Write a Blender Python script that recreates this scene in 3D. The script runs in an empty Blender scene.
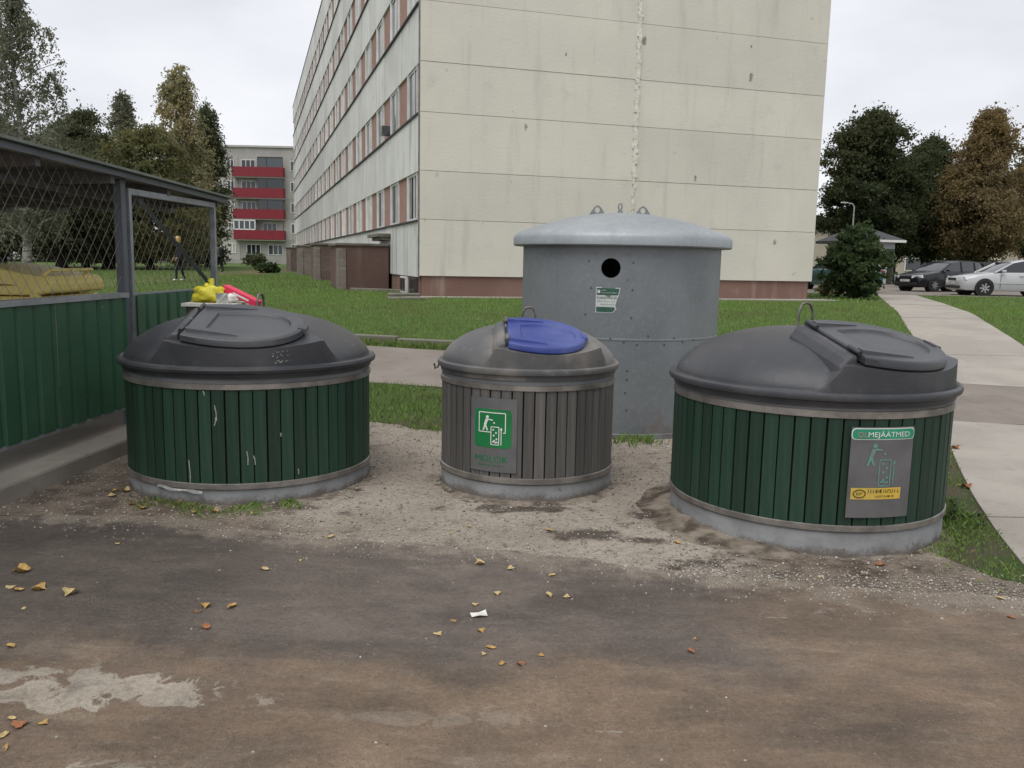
import bpy, bmesh, math, random
import numpy as np
from mathutils import Vector, Matrix

random.seed(7)
rng = np.random.default_rng(11)
rad = math.radians
sc = bpy.context.scene
COL = sc.collection

# ---------------------------------------------------------------- camera, sky, sun, exposure
FPX, PITCH, ROLL, CAMZ = 850.0, rad(8.21), rad(1.16), 1.6
F_ = np.array([0, math.cos(PITCH), -math.sin(PITCH)])
U0 = np.array([0, math.sin(PITCH), math.cos(PITCH)])
R0 = np.array([1.0, 0, 0])
R_ = math.cos(ROLL) * R0 + math.sin(ROLL) * U0
U_ = math.cos(ROLL) * U0 - math.sin(ROLL) * R0
CAM = np.array([0, 0, CAMZ])
cam = bpy.data.cameras.new('camera')
cam.sensor_width = 36.0
cam.lens = 36.0 * FPX / 1024.0
cam.clip_start = 0.05
cam.clip_end = 3000
camo = bpy.data.objects.new('camera', cam)
COL.objects.link(camo)
m = Matrix.Identity(4)
for i in range(3):
    m[i][0], m[i][1], m[i][2], m[i][3] = R_[i], U_[i], -F_[i], CAM[i]
camo.matrix_world = m
sc.camera = camo

SUN_EL, SUN_AZ = rad(62), rad(207)       # azimuth clockwise from +Y: behind the camera, a little to the left
world = bpy.data.worlds.new('World')
sc.world = world
world.use_nodes = True
wn, wl = world.node_tree.nodes, world.node_tree.links
wn.clear()
sky = wn.new('ShaderNodeTexSky')
sky.sky_type = 'NISHITA'
sky.sun_disc = False
sky.sun_elevation = SUN_EL
sky.sun_rotation = SUN_AZ
tc = wn.new('ShaderNodeTexCoord')
mp = wn.new('ShaderNodeMapping')
mp.inputs['Scale'].default_value = (1.0, 1.0, 2.6)
nz = wn.new('ShaderNodeTexNoise')
nz.inputs['Scale'].default_value = 2.3
nz.inputs['Detail'].default_value = 5
nz.inputs['Roughness'].default_value = 0.5
cr = wn.new('ShaderNodeValToRGB')        # the closed cloud layer, its grey and white parts
cr.color_ramp.elements[0].position = 0.28
cr.color_ramp.elements[0].color = (0.60, 0.615, 0.66, 1)
cr.color_ramp.elements[1].position = 0.68
cr.color_ramp.elements[1].color = (0.89, 0.895, 0.925, 1)
vm = wn.new('ShaderNodeVectorMath')
vm.operation = 'SCALE'
vm.inputs['Scale'].default_value = 6.9
mx = wn.new('ShaderNodeMixRGB')
mx.inputs['Fac'].default_value = 0.94    # overcast: a little of the clear sky's gradient comes through
bg = wn.new('ShaderNodeBackground')
bg.inputs['Strength'].default_value = 0.115
wo = wn.new('ShaderNodeOutputWorld')
wl.new(tc.outputs['Generated'], mp.inputs['Vector'])
wl.new(mp.outputs['Vector'], nz.inputs['Vector'])
wl.new(nz.outputs['Fac'], cr.inputs['Fac'])
wl.new(cr.outputs['Color'], vm.inputs[0])
wl.new(sky.outputs['Color'], mx.inputs['Color1'])
wl.new(vm.outputs['Vector'], mx.inputs['Color2'])
wl.new(mx.outputs['Color'], bg.inputs['Color'])
wl.new(bg.outputs['Background'], wo.inputs['Surface'])

sd = bpy.data.lights.new('sun', 'SUN')
sd.energy = 1.5
sd.angle = rad(50)
sd.color = (1.0, 0.97, 0.93)
so = bpy.data.objects.new('sun', sd)
COL.objects.link(so)
dirv = Vector((math.sin(SUN_AZ) * math.cos(SUN_EL), math.cos(SUN_AZ) * math.cos(SUN_EL), math.sin(SUN_EL)))
so.rotation_euler = dirv.to_track_quat('Z', 'Y').to_euler()
so.location = (-6, -12, 20)
sc.view_settings.view_transform = 'Standard'
sc.view_settings.look = 'None'
sc.view_settings.gamma = 1.0
sc.view_settings.use_curve_mapping = False
sc.view_settings.exposure = 0.52
sc.render.engine = 'CYCLES'
sc.cycles.max_bounces = 6
sc.cycles.transparent_max_bounces = 8


# ---------------------------------------------------------------- terrain and pixel helpers
SL = [round(-16 + 0.5 * i, 3) for i in range(0, 93)] + [33, 36, 40, 45, 50, 60, 70, 85, 100, 120, 150, 200, 300, 500, 900]
def hraw(y):
    t = min(1, max(0, (y - 8.5) / 12.5))
    return 0.6 * t * t * (3 - 2 * t)
_SLH = [hraw(y) for y in SL]
def h(y):
    return float(np.interp(y, SL, _SLH))
def ray(px, py):
    return F_ * FPX + R_ * (px - 512) - U_ * (py - 384)
def gp(px, py):
    d = ray(px, py); d = d / d[1]; y = 0.5
    while y < 500 and CAM[2] + d[2] * y > h(y):
        y += 0.02
    return CAM + d * y
def at_y(px, py, Y):
    d = ray(px, py)
    return CAM + d / d[1] * Y


# ---------------------------------------------------------------- node expression helper
class S:
    """a shader socket with arithmetic"""
    def __init__(s, nt, sock): s.nt, s.k = nt, sock
    def _m(s, op, o=None, o2=None, clamp=False):
        n = s.nt.nodes.new('ShaderNodeMath'); n.operation = op; n.use_clamp = clamp
        for i, q in enumerate((s, o, o2)):
            if q is None: continue
            if isinstance(q, S): s.nt.links.new(q.k, n.inputs[i])
            else: n.inputs[i].default_value = q
        return S(s.nt, n.outputs[0])
    def __add__(s, o): return s._m('ADD', o)
    __radd__ = __add__
    def __sub__(s, o): return s._m('SUBTRACT', o)
    def __rsub__(s, o): return (s * -1) + o
    def __mul__(s, o): return s._m('MULTIPLY', o)
    __rmul__ = __mul__
    def max(s, o): return s._m('MAXIMUM', o)
    def min(s, o): return s._m('MINIMUM', o)
    def abs(s): return s._m('ABSOLUTE')
    def clip(s): return s._m('ADD', 0.0, clamp=True)
    def step(s, a, b):
        n = s.nt.nodes.new('ShaderNodeMapRange'); n.interpolation_type = 'SMOOTHSTEP'
        s.nt.links.new(s.k, n.inputs['Value'])
        n.inputs['From Min'].default_value = a; n.inputs['From Max'].default_value = b
        return S(s.nt, n.outputs['Result'])

class Mat:
    def __init__(s, name, rough=0.8, metallic=0.0, spec=0.4):
        s.m = bpy.data.materials.new(name); s.m.use_nodes = True
        s.nt = s.m.node_tree
        s.b = s.nt.nodes['Principled BSDF']
        s.b.inputs['Roughness'].default_value = rough
        s.b.inputs['Metallic'].default_value = metallic
        s.b.inputs['Specular IOR Level'].default_value = spec
        s.tc = s.nt.nodes.new('ShaderNodeTexCoord')
    def vec(s, scale=(1, 1, 1), kind='Object'):
        n = s.nt.nodes.new('ShaderNodeMapping'); n.inputs['Scale'].default_value = scale
        s.nt.links.new(s.tc.outputs[kind], n.inputs['Vector']); return n.outputs['Vector']
    def xyz(s):
        n = s.nt.nodes.new('ShaderNodeSeparateXYZ'); s.nt.links.new(s.tc.outputs['Object'], n.inputs[0])
        return [S(s.nt, n.outputs[i]) for i in range(3)]
    def noise(s, scale, detail=5, rough=0.55, stretch=(1, 1, 1), dist=0.0):
        n = s.nt.nodes.new('ShaderNodeTexNoise')
        n.inputs['Scale'].default_value = scale; n.inputs['Detail'].default_value = detail
        n.inputs['Roughness'].default_value = rough; n.inputs['Distortion'].default_value = dist
        s.nt.links.new(s.vec(stretch), n.inputs['Vector']); return S(s.nt, n.outputs['Fac'])
    def voronoi(s, scale, stretch=(1, 1, 1)):
        n = s.nt.nodes.new('ShaderNodeTexVoronoi'); n.inputs['Scale'].default_value = scale
        s.nt.links.new(s.vec(stretch), n.inputs['Vector']); return S(s.nt, n.outputs['Distance'])
    def rand(s):
        n = s.nt.nodes.new('ShaderNodeObjectInfo'); return S(s.nt, n.outputs['Random'])
    def mix(s, fac, a, b, blend='MIX'):
        n = s.nt.nodes.new('ShaderNodeMixRGB'); n.blend_type = blend
        if isinstance(fac, S): s.nt.links.new(fac.k, n.inputs[0])
        else: n.inputs[0].default_value = fac
        for i, q in ((1, a), (2, b)):
            if isinstance(q, tuple): n.inputs[i].default_value = (*q, 1)
            else: s.nt.links.new(q, n.inputs[i])
        return n.outputs[0]
    def val(s, col, fac):
        """multiply a colour by a socket value"""
        n = s.nt.nodes.new('ShaderNodeVectorMath'); n.operation = 'SCALE'
        if isinstance(col, tuple): n.inputs[0].default_value = col
        else: s.nt.links.new(col, n.inputs[0])
        s.nt.links.new(fac.k, n.inputs['Scale']); return n.outputs[0]
    def color(s, c):
        if isinstance(c, tuple): s.b.inputs['Base Color'].default_value = (*c, 1)
        else: s.nt.links.new(c, s.b.inputs['Base Color'])
        return s
    def rough(s, r):
        s.nt.links.new(r.k, s.b.inputs['Roughness']); return s
    def bump(s, hgt, dist=0.01, strength=1.0):
        n = s.nt.nodes.new('ShaderNodeBump'); n.inputs['Distance'].default_value = dist
        n.inputs['Strength'].default_value = strength
        s.nt.links.new(hgt.k, n.inputs['Height'])
        s.nt.links.new(n.outputs['Normal'], s.b.inputs['Normal']); return s

def basic(name, c1, c2=None, scale=4.0, rough=0.8, metallic=0.0, bump=0.0, bscale=40.0, rnd=0.0, spec=0.4, stretch=(1, 1, 1)):
    k = Mat(name, rough, metallic, spec)
    c2 = c2 or tuple(x * 0.7 for x in c1)
    col = k.mix(k.noise(scale, stretch=stretch).step(0.35, 0.65), c1, c2)
    if rnd: col = k.val(col, k.rand() * rnd + (1 - rnd / 2))
    k.color(col)
    if bump: k.bump(k.noise(bscale), bump)
    return k.m


# ---------------------------------------------------------------- mesh helpers
class MB:
    def __init__(s): s.v, s.f, s.mi = [], [], []
    def add(s, vs, fs, mi=0):
        o = len(s.v)
        s.v += [tuple(map(float, p)) for p in vs]
        s.f += [tuple(i + o for i in q) for q in fs]
        s.mi += [mi] * len(fs); return s
    def box(s, c, d, rz=0.0, mi=0, M=None, taper=1.0):
        x, y, z = d[0] / 2, d[1] / 2, d[2] / 2
        vs = []
        for k, q in ((-1, 1.0), (1, taper)):
            for a, b in ((-1, -1), (1, -1), (1, 1), (-1, 1)):
                vs.append((a * x * q, b * y * q, k * z))
        ca, sa = math.cos(rz), math.sin(rz)
        out = []
        for p in vs:
            if M is not None: p = tuple(M @ Vector(p))
            out.append((c[0] + p[0] * ca - p[1] * sa, c[1] + p[0] * sa + p[1] * ca, c[2] + p[2]))
        return s.add(out, [(3, 2, 1, 0), (4, 5, 6, 7), (0, 1, 5, 4), (1, 2, 6, 5), (2, 3, 7, 6), (3, 0, 4, 7)], mi)
    def b2(s, a, b, mi=0):
        return s.box([(a[i] + b[i]) / 2 for i in range(3)], [abs(b[i] - a[i]) for i in range(3)], 0, mi)
    def tube(s, pts, rs, n=8, cap=True, mi=0):
        pts = [Vector(p) for p in pts]
        if not hasattr(rs, '__len__'): rs = [rs] * len(pts)
        rings, up = [], None
        for i, p in enumerate(pts):
            t = (pts[min(i + 1, len(pts) - 1)] - pts[max(i - 1, 0)]).normalized()
            if up is None:
                up = Vector((0, 0, 1)) if abs(t.z) < 0.9 else Vector((1, 0, 0))
            a = t.cross(up).normalized(); b = a.cross(t).normalized(); up = b
            rings.append([p + (a * math.cos(2 * math.pi * k / n) + b * math.sin(2 * math.pi * k / n)) * rs[i] for k in range(n)])
        vs = [q for r in rings for q in r]
        fs = []
        for i in range(len(pts) - 1):
            for k in range(n):
                k2 = (k + 1) % n
                fs.append((i * n + k, i * n + k2, (i + 1) * n + k2, (i + 1) * n + k))
        if cap:
            fs.append(tuple(range(n))); fs.append(tuple(reversed(range((len(pts) - 1) * n, len(pts) * n))))
        return s.add(vs, fs, mi)
    def lathe(s, prof, n=48, mi=0, closed=False, c=(0, 0, 0)):
        vs, fs = [], []
        for r, z in prof:
            for k in range(n):
                a = 2 * math.pi * k / n
                vs.append((c[0] + r * math.cos(a), c[1] + r * math.sin(a), c[2] + z))
        m_ = len(prof)
        for i in range(m_ if closed else m_ - 1):
            j = (i + 1) % m_
            for k in range(n):
                k2 = (k + 1) % n
                fs.append((i * n + k, i * n + k2, j * n + k2, j * n + k))
        return s.add(vs, fs, mi)
    def extrude(s, pts, axis_pt, mi=0):
        """pts: 3D loop, axis_pt: extrusion vector"""
        n = len(pts); e = axis_pt
        vs = list(pts) + [(p[0] + e[0], p[1] + e[1], p[2] + e[2]) for p in pts]
        fs = [tuple(reversed(range(n))), tuple(range(n, 2 * n))] + [(i, (i + 1) % n, n + (i + 1) % n, n + i) for i in range(n)]
        return s.add(vs, fs, mi)
    def mesh(s, name, mats, smooth=None, fix=True):
        me = bpy.data.meshes.new(name)
        me.from_pydata(s.v, [], s.f)
        for m_ in (mats if isinstance(mats, (list, tuple)) else [mats]): me.materials.append(m_)
        if s.f: me.polygons.foreach_set('material_index', np.array(s.mi, dtype=np.int32))
        if fix:
            bm = bmesh.new(); bm.from_mesh(me); bmesh.ops.recalc_face_normals(bm, faces=bm.faces); bm.to_mesh(me); bm.free()
        if smooth is not None:
            me.polygons.foreach_set('use_smooth', np.ones(len(me.polygons), dtype=bool))
            me.set_sharp_from_angle(angle=rad(smooth))
        me.update(); return me
    def build(s, name, mats, parent=None, loc=(0, 0, 0), rz=0.0, smooth=None, fix=True, bevel=0.0, seg=1):
        me = s.mesh(name, mats, smooth, fix)
        o = place(name, me, parent, loc, rz)
        if bevel:
            b = o.modifiers.new('bevel', 'BEVEL'); b.width = bevel; b.segments = seg; b.limit_method = 'ANGLE'; b.angle_limit = rad(40)
        return o

def place(name, me, parent=None, loc=(0, 0, 0), rz=0.0):
    o = bpy.data.objects.new(name, me); COL.objects.link(o)
    o.location = loc; o.rotation_euler = (0, 0, rz)
    if parent: o.parent = parent
    return o
def empty(name, loc=(0, 0, 0), rz=0.0):
    return place(name, None, None, loc, rz)
def tag(o, label, cat, group=None):
    o['label'] = label; o['category'] = cat
    if group: o['group'] = group
    return o
def struct(o, kind='structure', label=None):
    o['kind'] = kind
    if label: o['label'] = label
    return o
def copy_tree(o, parent=None):
    c = o.copy(); COL.objects.link(c); c.parent = parent
    for ch in list(o.children): copy_tree(ch, c)
    return c
def arr_mesh(name, V, Fq, mats, mi=None, smooth=False):
    """V (n,3) array, Fq (m,k) array"""
    me = bpy.data.meshes.new(name)
    nv, (nf, k) = len(V), Fq.shape
    me.vertices.add(nv); me.vertices.foreach_set('co', V.astype(np.float32).ravel())
    me.loops.add(nf * k); me.loops.foreach_set('vertex_index', Fq.astype(np.int32).ravel())
    me.polygons.add(nf)
    me.polygons.foreach_set('loop_start', np.arange(0, nf * k, k, dtype=np.int32))
    me.polygons.foreach_set('loop_total', np.full(nf, k, dtype=np.int32))
    for m_ in (mats if isinstance(mats, (list, tuple)) else [mats]): me.materials.append(m_)
    if mi is not None: me.polygons.foreach_set('material_index', mi.astype(np.int32))
    if smooth: me.polygons.foreach_set('use_smooth', np.ones(nf, dtype=bool))
    me.update(calc_edges=True); me.validate(); return me
def in_poly(P, poly):
    x, y = P[:, 0], P[:, 1]; ins = np.zeros(len(P), dtype=bool); n = len(poly)
    for i in range(n):
        x1, y1 = poly[i]; x2, y2 = poly[(i + 1) % n]
        c = ((y1 > y) != (y2 > y)) & (x < (x2 - x1) * (y - y1) / (y2 - y1 + 1e-12) + x1)
        ins ^= c
    return ins
def sheet(name, poly, off, mat, thick=0.0):
    """polygon laid on the terrain, cut along the terrain's own slices"""
    bm = bmesh.new()
    if isinstance(poly[0][0], tuple):                    # given as columns of quads
        for q in poly: bm.faces.new([bm.verts.new((p[0], p[1], 0)) for p in q])
        bmesh.ops.remove_doubles(bm, verts=bm.verts[:], dist=1e-5)
        poly = [p for q in poly for p in q]
    else:
        bm.faces.new([bm.verts.new((p[0], p[1], 0)) for p in poly])
        bmesh.ops.triangulate(bm, faces=bm.faces[:], ngon_method='EAR_CLIP')
    y0, y1 = min(p[1] for p in poly), max(p[1] for p in poly)
    for y in SL:
        if y0 < y < y1:
            bmesh.ops.bisect_plane(bm, geom=bm.verts[:] + bm.edges[:] + bm.faces[:], plane_co=(0, y, 0), plane_no=(0, 1, 0), dist=1e-5)
    for v in bm.verts: v.co.z = h(v.co.y) + off
    bmesh.ops.recalc_face_normals(bm, faces=bm.faces)
    if sum(f.normal.z for f in bm.faces) < 0: bmesh.ops.reverse_faces(bm, faces=bm.faces)
    if thick:
        r = bmesh.ops.extrude_face_region(bm, geom=bm.faces[:])
        for g in r['geom']:
            if isinstance(g, bmesh.types.BMVert): g.co.z += 0
        top = [g for g in r['geom'] if isinstance(g, bmesh.types.BMVert)]
        ts = set(top)
        for v in bm.verts:
            if v not in ts: v.co.z -= thick
        bmesh.ops.recalc_face_normals(bm, faces=bm.faces)
    me = bpy.data.meshes.new(name); bm.to_mesh(me); bm.free(); me.materials.append(mat)
    return place(name, me)
def text_mesh(body, size, align='LEFT', extrude=0.0, bold=0.0):
    cu = bpy.data.curves.new('t', 'FONT'); cu.body = body; cu.size = size; cu.align_x = align
    cu.offset = bold; cu.resolution_u = 3
    ob = bpy.data.objects.new('t', cu); COL.objects.link(ob)
    dg = bpy.context.evaluated_depsgraph_get()
    me = bpy.data.meshes.new_from_object(ob.evaluated_get(dg))
    V = [tuple(v.co) for v in me.vertices]; Fs = [tuple(p.vertices) for p in me.polygons]
    bpy.data.objects.remove(ob); bpy.data.curves.remove(cu); bpy.data.meshes.remove(me)
    return V, Fs
# ---------------------------------------------------------------- materials of the ground
def mat_lawn():
    k = Mat('lawn', 0.9, spec=0.2)
    a = k.noise(0.35, 4); b = k.noise(2.2, 5); c = k.noise(28, 4)
    col = k.mix(b.step(0.3, 0.7), (0.095, 0.152, 0.038), (0.070, 0.116, 0.030))
    col = k.mix(a.step(0.5, 0.75) * 0.5, col, (0.11, 0.115, 0.042))
    col = k.mix((c.step(0.55, 0.75)) * 0.5, col, (0.09, 0.075, 0.045))
    x, y, z = k.xyz()
    wear = ((8.6 - y).step(-0.4, 0.4)) * k.noise(1.6, 5).step(0.35, 0.6)   # trodden soil round the bins
    col = k.mix(wear * 0.85, col, (0.135, 0.108, 0.08))
    track = (1.0 - ((x + 14.5 + (y - 31) * 0.09) * 0.55).abs().step(0.55, 1.3)) * y.step(23, 27) * k.noise(1.2, 4).step(0.35, 0.6)
    col = k.mix(track, col, (0.19, 0.15, 0.10))
    k.color(col); k.bump(k.noise(45, 5, 0.7), 0.05); return k.m
def mat_yard():
    k = Mat('wet_asphalt', 0.6, spec=0.35)
    x, y, z = k.xyz()
    n1 = k.noise(0.9, 6, 0.6); n2 = k.noise(3.2, 6, 0.62); n3 = k.noise(11, 6, 0.65); n4 = k.noise(60, 4, 0.7); n5 = k.noise(190, 3, 0.7)
    sm = k.noise(1.3, 6, 0.65, stretch=(0.45, 1.6, 1), dist=0.6)           # dirt smeared along by wheels
    wet = (0.140, 0.114, 0.096); mud = (0.172, 0.126, 0.090); dry = (0.30, 0.265, 0.215)
    front = (3.30 - y + (n1 - 0.5) * 1.3 + (n2 - 0.5) * 0.5).step(-0.15, 0.30)
    right = (x - 0.95 + (n1 - 0.5) * 2.0 + (n2 - 0.5) * 0.7).step(-0.3, 0.55)
    mudm = front.max(right * 0.92)
    col = k.mix(n2.step(0.3, 0.7), wet, (0.180, 0.148, 0.124))
    col = k.mix((sm.step(0.52, 0.66)) * 0.75, col, (0.098, 0.080, 0.068))
    leftd = ((-1.15 - x) + (n1 - 0.5) * 1.6 + (n2 - .5) * .8).step(-0.3, 0.5)
    col = k.mix(leftd * 0.45, col, (0.058, 0.049, 0.043))
    mcol = k.mix(n2.step(0.35, 0.65), mud, (0.225, 0.163, 0.112))
    mcol = k.mix(sm.step(0.50, 0.70) * 0.8, mcol, (0.125, 0.097, 0.075))
    mcol = k.mix(n3.step(0.58, 0.74) * 0.5, mcol, (0.27, 0.22, 0.17))
    col = k.mix(mudm, col, mcol)
    # bare dry patches of the old surface
    def patch(cx, cy, rx, ry, s0=0.9):
        dx = (x - cx) * (1 / rx); dy = (y - cy) * (1 / ry)
        r2 = dx * dx + dy * dy
        return (1.0 - r2 * 0.7 + (k.noise(5.5, 6, 0.6, dist=0.8) - 0.5) * 6.5 + (n2 - 0.5) * 3.0 + (n3 - 0.5) * 2.0).step(0.2, 0.55) * s0
    pale = patch(-1.60, 2.95, 0.50, 0.12).max(patch(-1.18, 2.93, 0.26, 0.11, 0.75)).max(patch(-0.25, 2.78, 0.30, 0.04, 0.25)).max(patch(-1.95, 2.88, .4, .13, .8)).max(patch(-1.2, 2.46, .14, .04, .6))
    pcol = k.mix(n4.step(0.35, 0.65), (0.48, 0.43, 0.355), (0.31, 0.27, 0.22))
    pcol = k.mix(n3.step(0.52, 0.68) * 0.6, pcol, (0.16, 0.135, 0.11))
    col = k.mix(pale, col, pcol)
    # pale scuffs right of the middle
    def scuff(cx, cy, rx, ry, t=0.0):
        dx = ((x - cx) + (y - cy) * t) * (1 / rx); dy = ((y - cy) - (x - cx) * t) * (1 / ry)
        return (1.0 - (dx * dx + dy * dy) + (n3 - 0.5) * 5.0 + (n4 - .5) * 2).step(0.55, 1.1)
    sc_ = scuff(1.50, 3.80, 0.10, 0.035, 0.4).max(scuff(1.74, 3.79, 0.10, 0.03, -0.3)).max(scuff(1.22, 3.71, 0.10, 0.008)).max(scuff(1.86, 3.70, 0.08, 0.025, 0.3)).max(scuff(0.36, 2.72, .10, .008))
    col = k.mix(sc_ * 0.7, col, (0.34, 0.30, 0.25))
    # loose grit and crumbs
    grit = (k.voronoi(75).step(0.22, 0.12)) * k.noise(4.5, 4).step(0.48, 0.62)
    col = k.mix(grit * 0.45, col, (0.33, 0.30, 0.26))
    dark = (k.voronoi(46, (1, 1.2, 1)).step(0.20, 0.10)) * k.noise(2.6, 4).step(0.5, 0.63)
    col = k.mix(dark * 0.6, col, (0.020, 0.018, 0.016))
    near = (y - 4.52 + x * 0.21 + 0.26 + (n2 - 0.5) * 1.1 + (n3 - 0.5) * 0.55).step(0.0, 0.22)
    col = k.mix(near * 0.8, col, k.mix(n4.step(0.35, 0.65), (0.34, 0.29, 0.235), (0.20, 0.165, 0.13)))
    tan = k.noise(3.6, 7, 0.66, stretch=(0.55, 1.7, 1), dist=0.7).step(0.50, 0.72) * mudm
    col = k.mix(tan * 0.55, col, (0.30, 0.245, 0.185))
    blot = k.noise(1.8, 7, 0.68, stretch=(0.7, 1.5, 1), dist=0.4)
    col = k.val(col, blot * 1.5 + 0.25)
    pit = k.noise(24, 5, 0.7).step(0.62, 0.72)
    col = k.mix(pit * 0.45, col, (0.05, 0.042, 0.036))
    col = k.mix(k.noise(33, 4, 0.7).step(0.60, 0.70) * 0.28, col, (0.34, 0.30, 0.25))
    col = k.val(col, n4 * 1.1 + 0.46)
    col = k.val(col, n5 * 1.1 + 0.46)
    k.color(col)
    k.rough(0.40 + mudm * 0.42 + pale * 0.3 + (n2 - 0.5) * 0.25 + (n4 - 0.5) * 0.3)
    k.bump(n4 * 0.9 + n5 * 0.6 + n3 * 1.2 + n2 * 0.8, 0.014, 1.0); return k.m
def mat_gravel():
    k = Mat('gravel', 0.95, spec=0.15)
    x, y, z = k.xyz()
    n1 = k.noise(0.8, 5); n2 = k.noise(4, 6, 0.65); n3 = k.noise(26, 5, 0.7)
    vo = k.voronoi(85)
    col = k.mix(n1.step(0.35, 0.65), (0.40, 0.35, 0.29), (0.285, 0.245, 0.20))
    col = k.mix(n2.step(0.54, 0.68) * 0.7, col, (0.15, 0.122, 0.097))
    col = k.mix(vo.step(0.42, 0.2) * 0.45, col, (0.42, 0.395, 0.355))
    spot = (n2 - 0.5) * 1.6
    def damp(cx, cy, rx, ry):
        dx = (x - cx) * (1 / rx); dy = (y - cy) * (1 / ry)
        return (0.75 - (dx * dx + dy * dy) * 0.55 + (n2 - 0.5) * 4.5 + (n3 - .5) * 2.0).step(0.2, 0.9)
    d = damp(0.42, 4.86, 0.22, 0.14).max(damp(0.8, 4.75, 0.14, 0.08)).max(damp(0.83, 5.35, 0.2, 0.14)).max(damp(0.1, 5.38, 0.5, 0.1)).max(damp(-2.9, 5.6, 0.45, 0.5) * .7).max(damp(-1.9, 5.25, 0.8, 0.18) * .7).max(damp(1.6, 4.4, .8, .16))
    col = k.mix(d * 0.8, col, (0.050, 0.040, 0.032))
    soil = (((-1.25 - x) + (n1 - 0.5) * 1.5 + (n2 - 0.5) * 0.8).step(-0.25, 0.4)).max(((x - 1.0) + (n1 - 0.5) * 1.0).step(0.0, 0.6) * ((4.9 - y) + (n2 - .5)).step(0.0, 0.4))
    col = k.mix(soil * 0.7, col, k.mix(n2.step(0.4, 0.6), (0.20, 0.155, 0.118), (0.11, 0.086, 0.066)))
    col = k.val(col, n3 * 1.1 + 0.42)
    k.color(col); k.bump(vo * -0.5 + n3 * 0.9 + n2 * 0.5, 0.02); return k.m
def mat_concrete(name, c1, c2, sp=0.5, bscale=30):
    k = Mat(name, 0.9, spec=0.25)
    n1 = k.noise(0.9, 5); n2 = k.noise(5, 6, 0.65); n3 = k.noise(bscale * 2.5, 4, 0.7)
    col = k.mix(n1.step(0.35, 0.65), c1, c2)
    col = k.mix(n2.step(0.55, 0.72) * 0.45, col, tuple(q * 0.55 for q in c1))
    col = k.val(col, n3 * sp + (1 - sp / 2))
    k.color(col); k.bump(n3 + n2, 0.006); return k.m
M_lawn, M_yard, M_gravel = mat_lawn(), mat_yard(), mat_gravel()
M_slab = mat_concrete('path_concrete', (0.36, 0.33, 0.29), (0.30, 0.272, 0.238))
M_tar = mat_concrete('old_asphalt', (0.185, 0.162, 0.140), (0.235, 0.207, 0.178), 0.8)
M_kerb = mat_concrete('kerb_concrete', (0.20, 0.185, 0.155), (0.12, 0.115, 0.09))
M_conc = mat_concrete('platform_concrete', (0.33, 0.30, 0.26), (0.24, 0.215, 0.185))
M_soil = basic('soil', (0.10, 0.075, 0.055), (0.06, 0.045, 0.034), 5, 0.95, bump=0.03, bscale=20)

# ---------------------------------------------------------------- ground and paved surfaces
xs = [-600, -200, -80, -40, -20, -10, -5, 0, 5, 10, 20, 40, 80, 200, 600]
V, Fs = [], []
for y in SL:
    for x in xs: V.append((x, y, h(y)))
nx = len(xs)
for i in range(len(SL) - 1):
    for j in range(nx - 1):
        Fs.append((i * nx + j, i * nx + j + 1, (i + 1) * nx + j + 1, (i + 1) * nx + j))
g = MB(); g.add(V, Fs)
struct(g.build('ground', M_lawn))

def wob(x, a=0.06):
    return a * (math.sin(x * 2.3 + 1) * 0.5 + math.sin(x * 5.9) * 0.3 + math.sin(x * 13.7 + 2) * 0.25 + math.sin(x * 31 + .5) * .12)
bx = [-60, -3.6, -3.07, -2.32, -1.87, -1.02, -0.33, 0.28, 0.95, 1.3, 1.88, 2.53, 5, 60]
by = [5.1, 5.06, 4.97, 5.03, 4.96, 4.70, 4.61, 4.43, 4.27, 4.2, 4.12, 3.99, 3.8, 3.6]
def yard_edge(x): return float(np.interp(x, bx, by)) + wob(x)
ex = [-60, -20] + [-6 + 0.06 * i for i in range(0, 201)] + [20, 60]
edge = [(x, yard_edge(x) if -6 <= x <= 6 else float(np.interp(x, bx, by))) for x in ex]
struct(sheet('asphalt_yard', [((a[0], -15.9), (b[0], -15.9), b, a) for a, b in zip(edge[:-1], edge[1:])], 0.008, M_yard))

def gravel_back(x):
    y = float(np.interp(x, [-6, -3.41, -3.4, -1.3, -0.9, 1.5, 1.9, 2.1, 2.4, 2.55, 2.7, 2.85, 3.0], [4.65, 4.68, 8.1, 8.2, 7.95, 8.0, 8.2, 7.5, 4.75, 4.32, 4.16, 4.03, 3.85]))
    return y + wob(x * 1.7, 0.10 if x < 2 else 0.05)
gx = [-6 + 0.06 * i for i in range(151)]
GRAVEL = [(x, gravel_back(x)) for x in gx] + [(3.0, 3.6), (-6, 3.6)]
struct(sheet('gravel_pad', [((a, 3.6), (b, 3.6), (b, gravel_back(b)), (a, gravel_back(a))) for a, b in zip(gx[:-1], gx[1:])], 0.004, M_gravel))

def cross_near(x): return 10.14 - 0.258 * x
def pl(y): return float(np.interp(y, [3.6, 4.46, 5.04, 5.83, 6.73, 15.32, 17.35, 26.0, 33.2], [2.60, 2.82, 3.0, 3.28, 3.64, 7.26, 7.99, 11.3, 14.1]))
def pr(y): return float(np.interp(y, [3.6, 6.73, 14.78, 18.17, 26.1, 33.2], [4.5, 5.5, 8.91, 10.06, 13.06, 15.6]))
xr = list(np.arange(-16, 40.1, 0.5))
cross = [(x, cross_near(x) + wob(x * 2, 0.05)) for x in xr] + [(x, cross_near(x) + 2.8 + wob(x * 1.3 + 4, 0.05)) for x in reversed(xr)]
CROSS = cross
nx2 = len(xr)
struct(sheet('asphalt_path', [(cross[i], cross[i + 1], cross[2 * nx2 - 2 - i], cross[2 * nx2 - 1 - i]) for i in range(nx2 - 1)], 0.008, M_tar))
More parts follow.
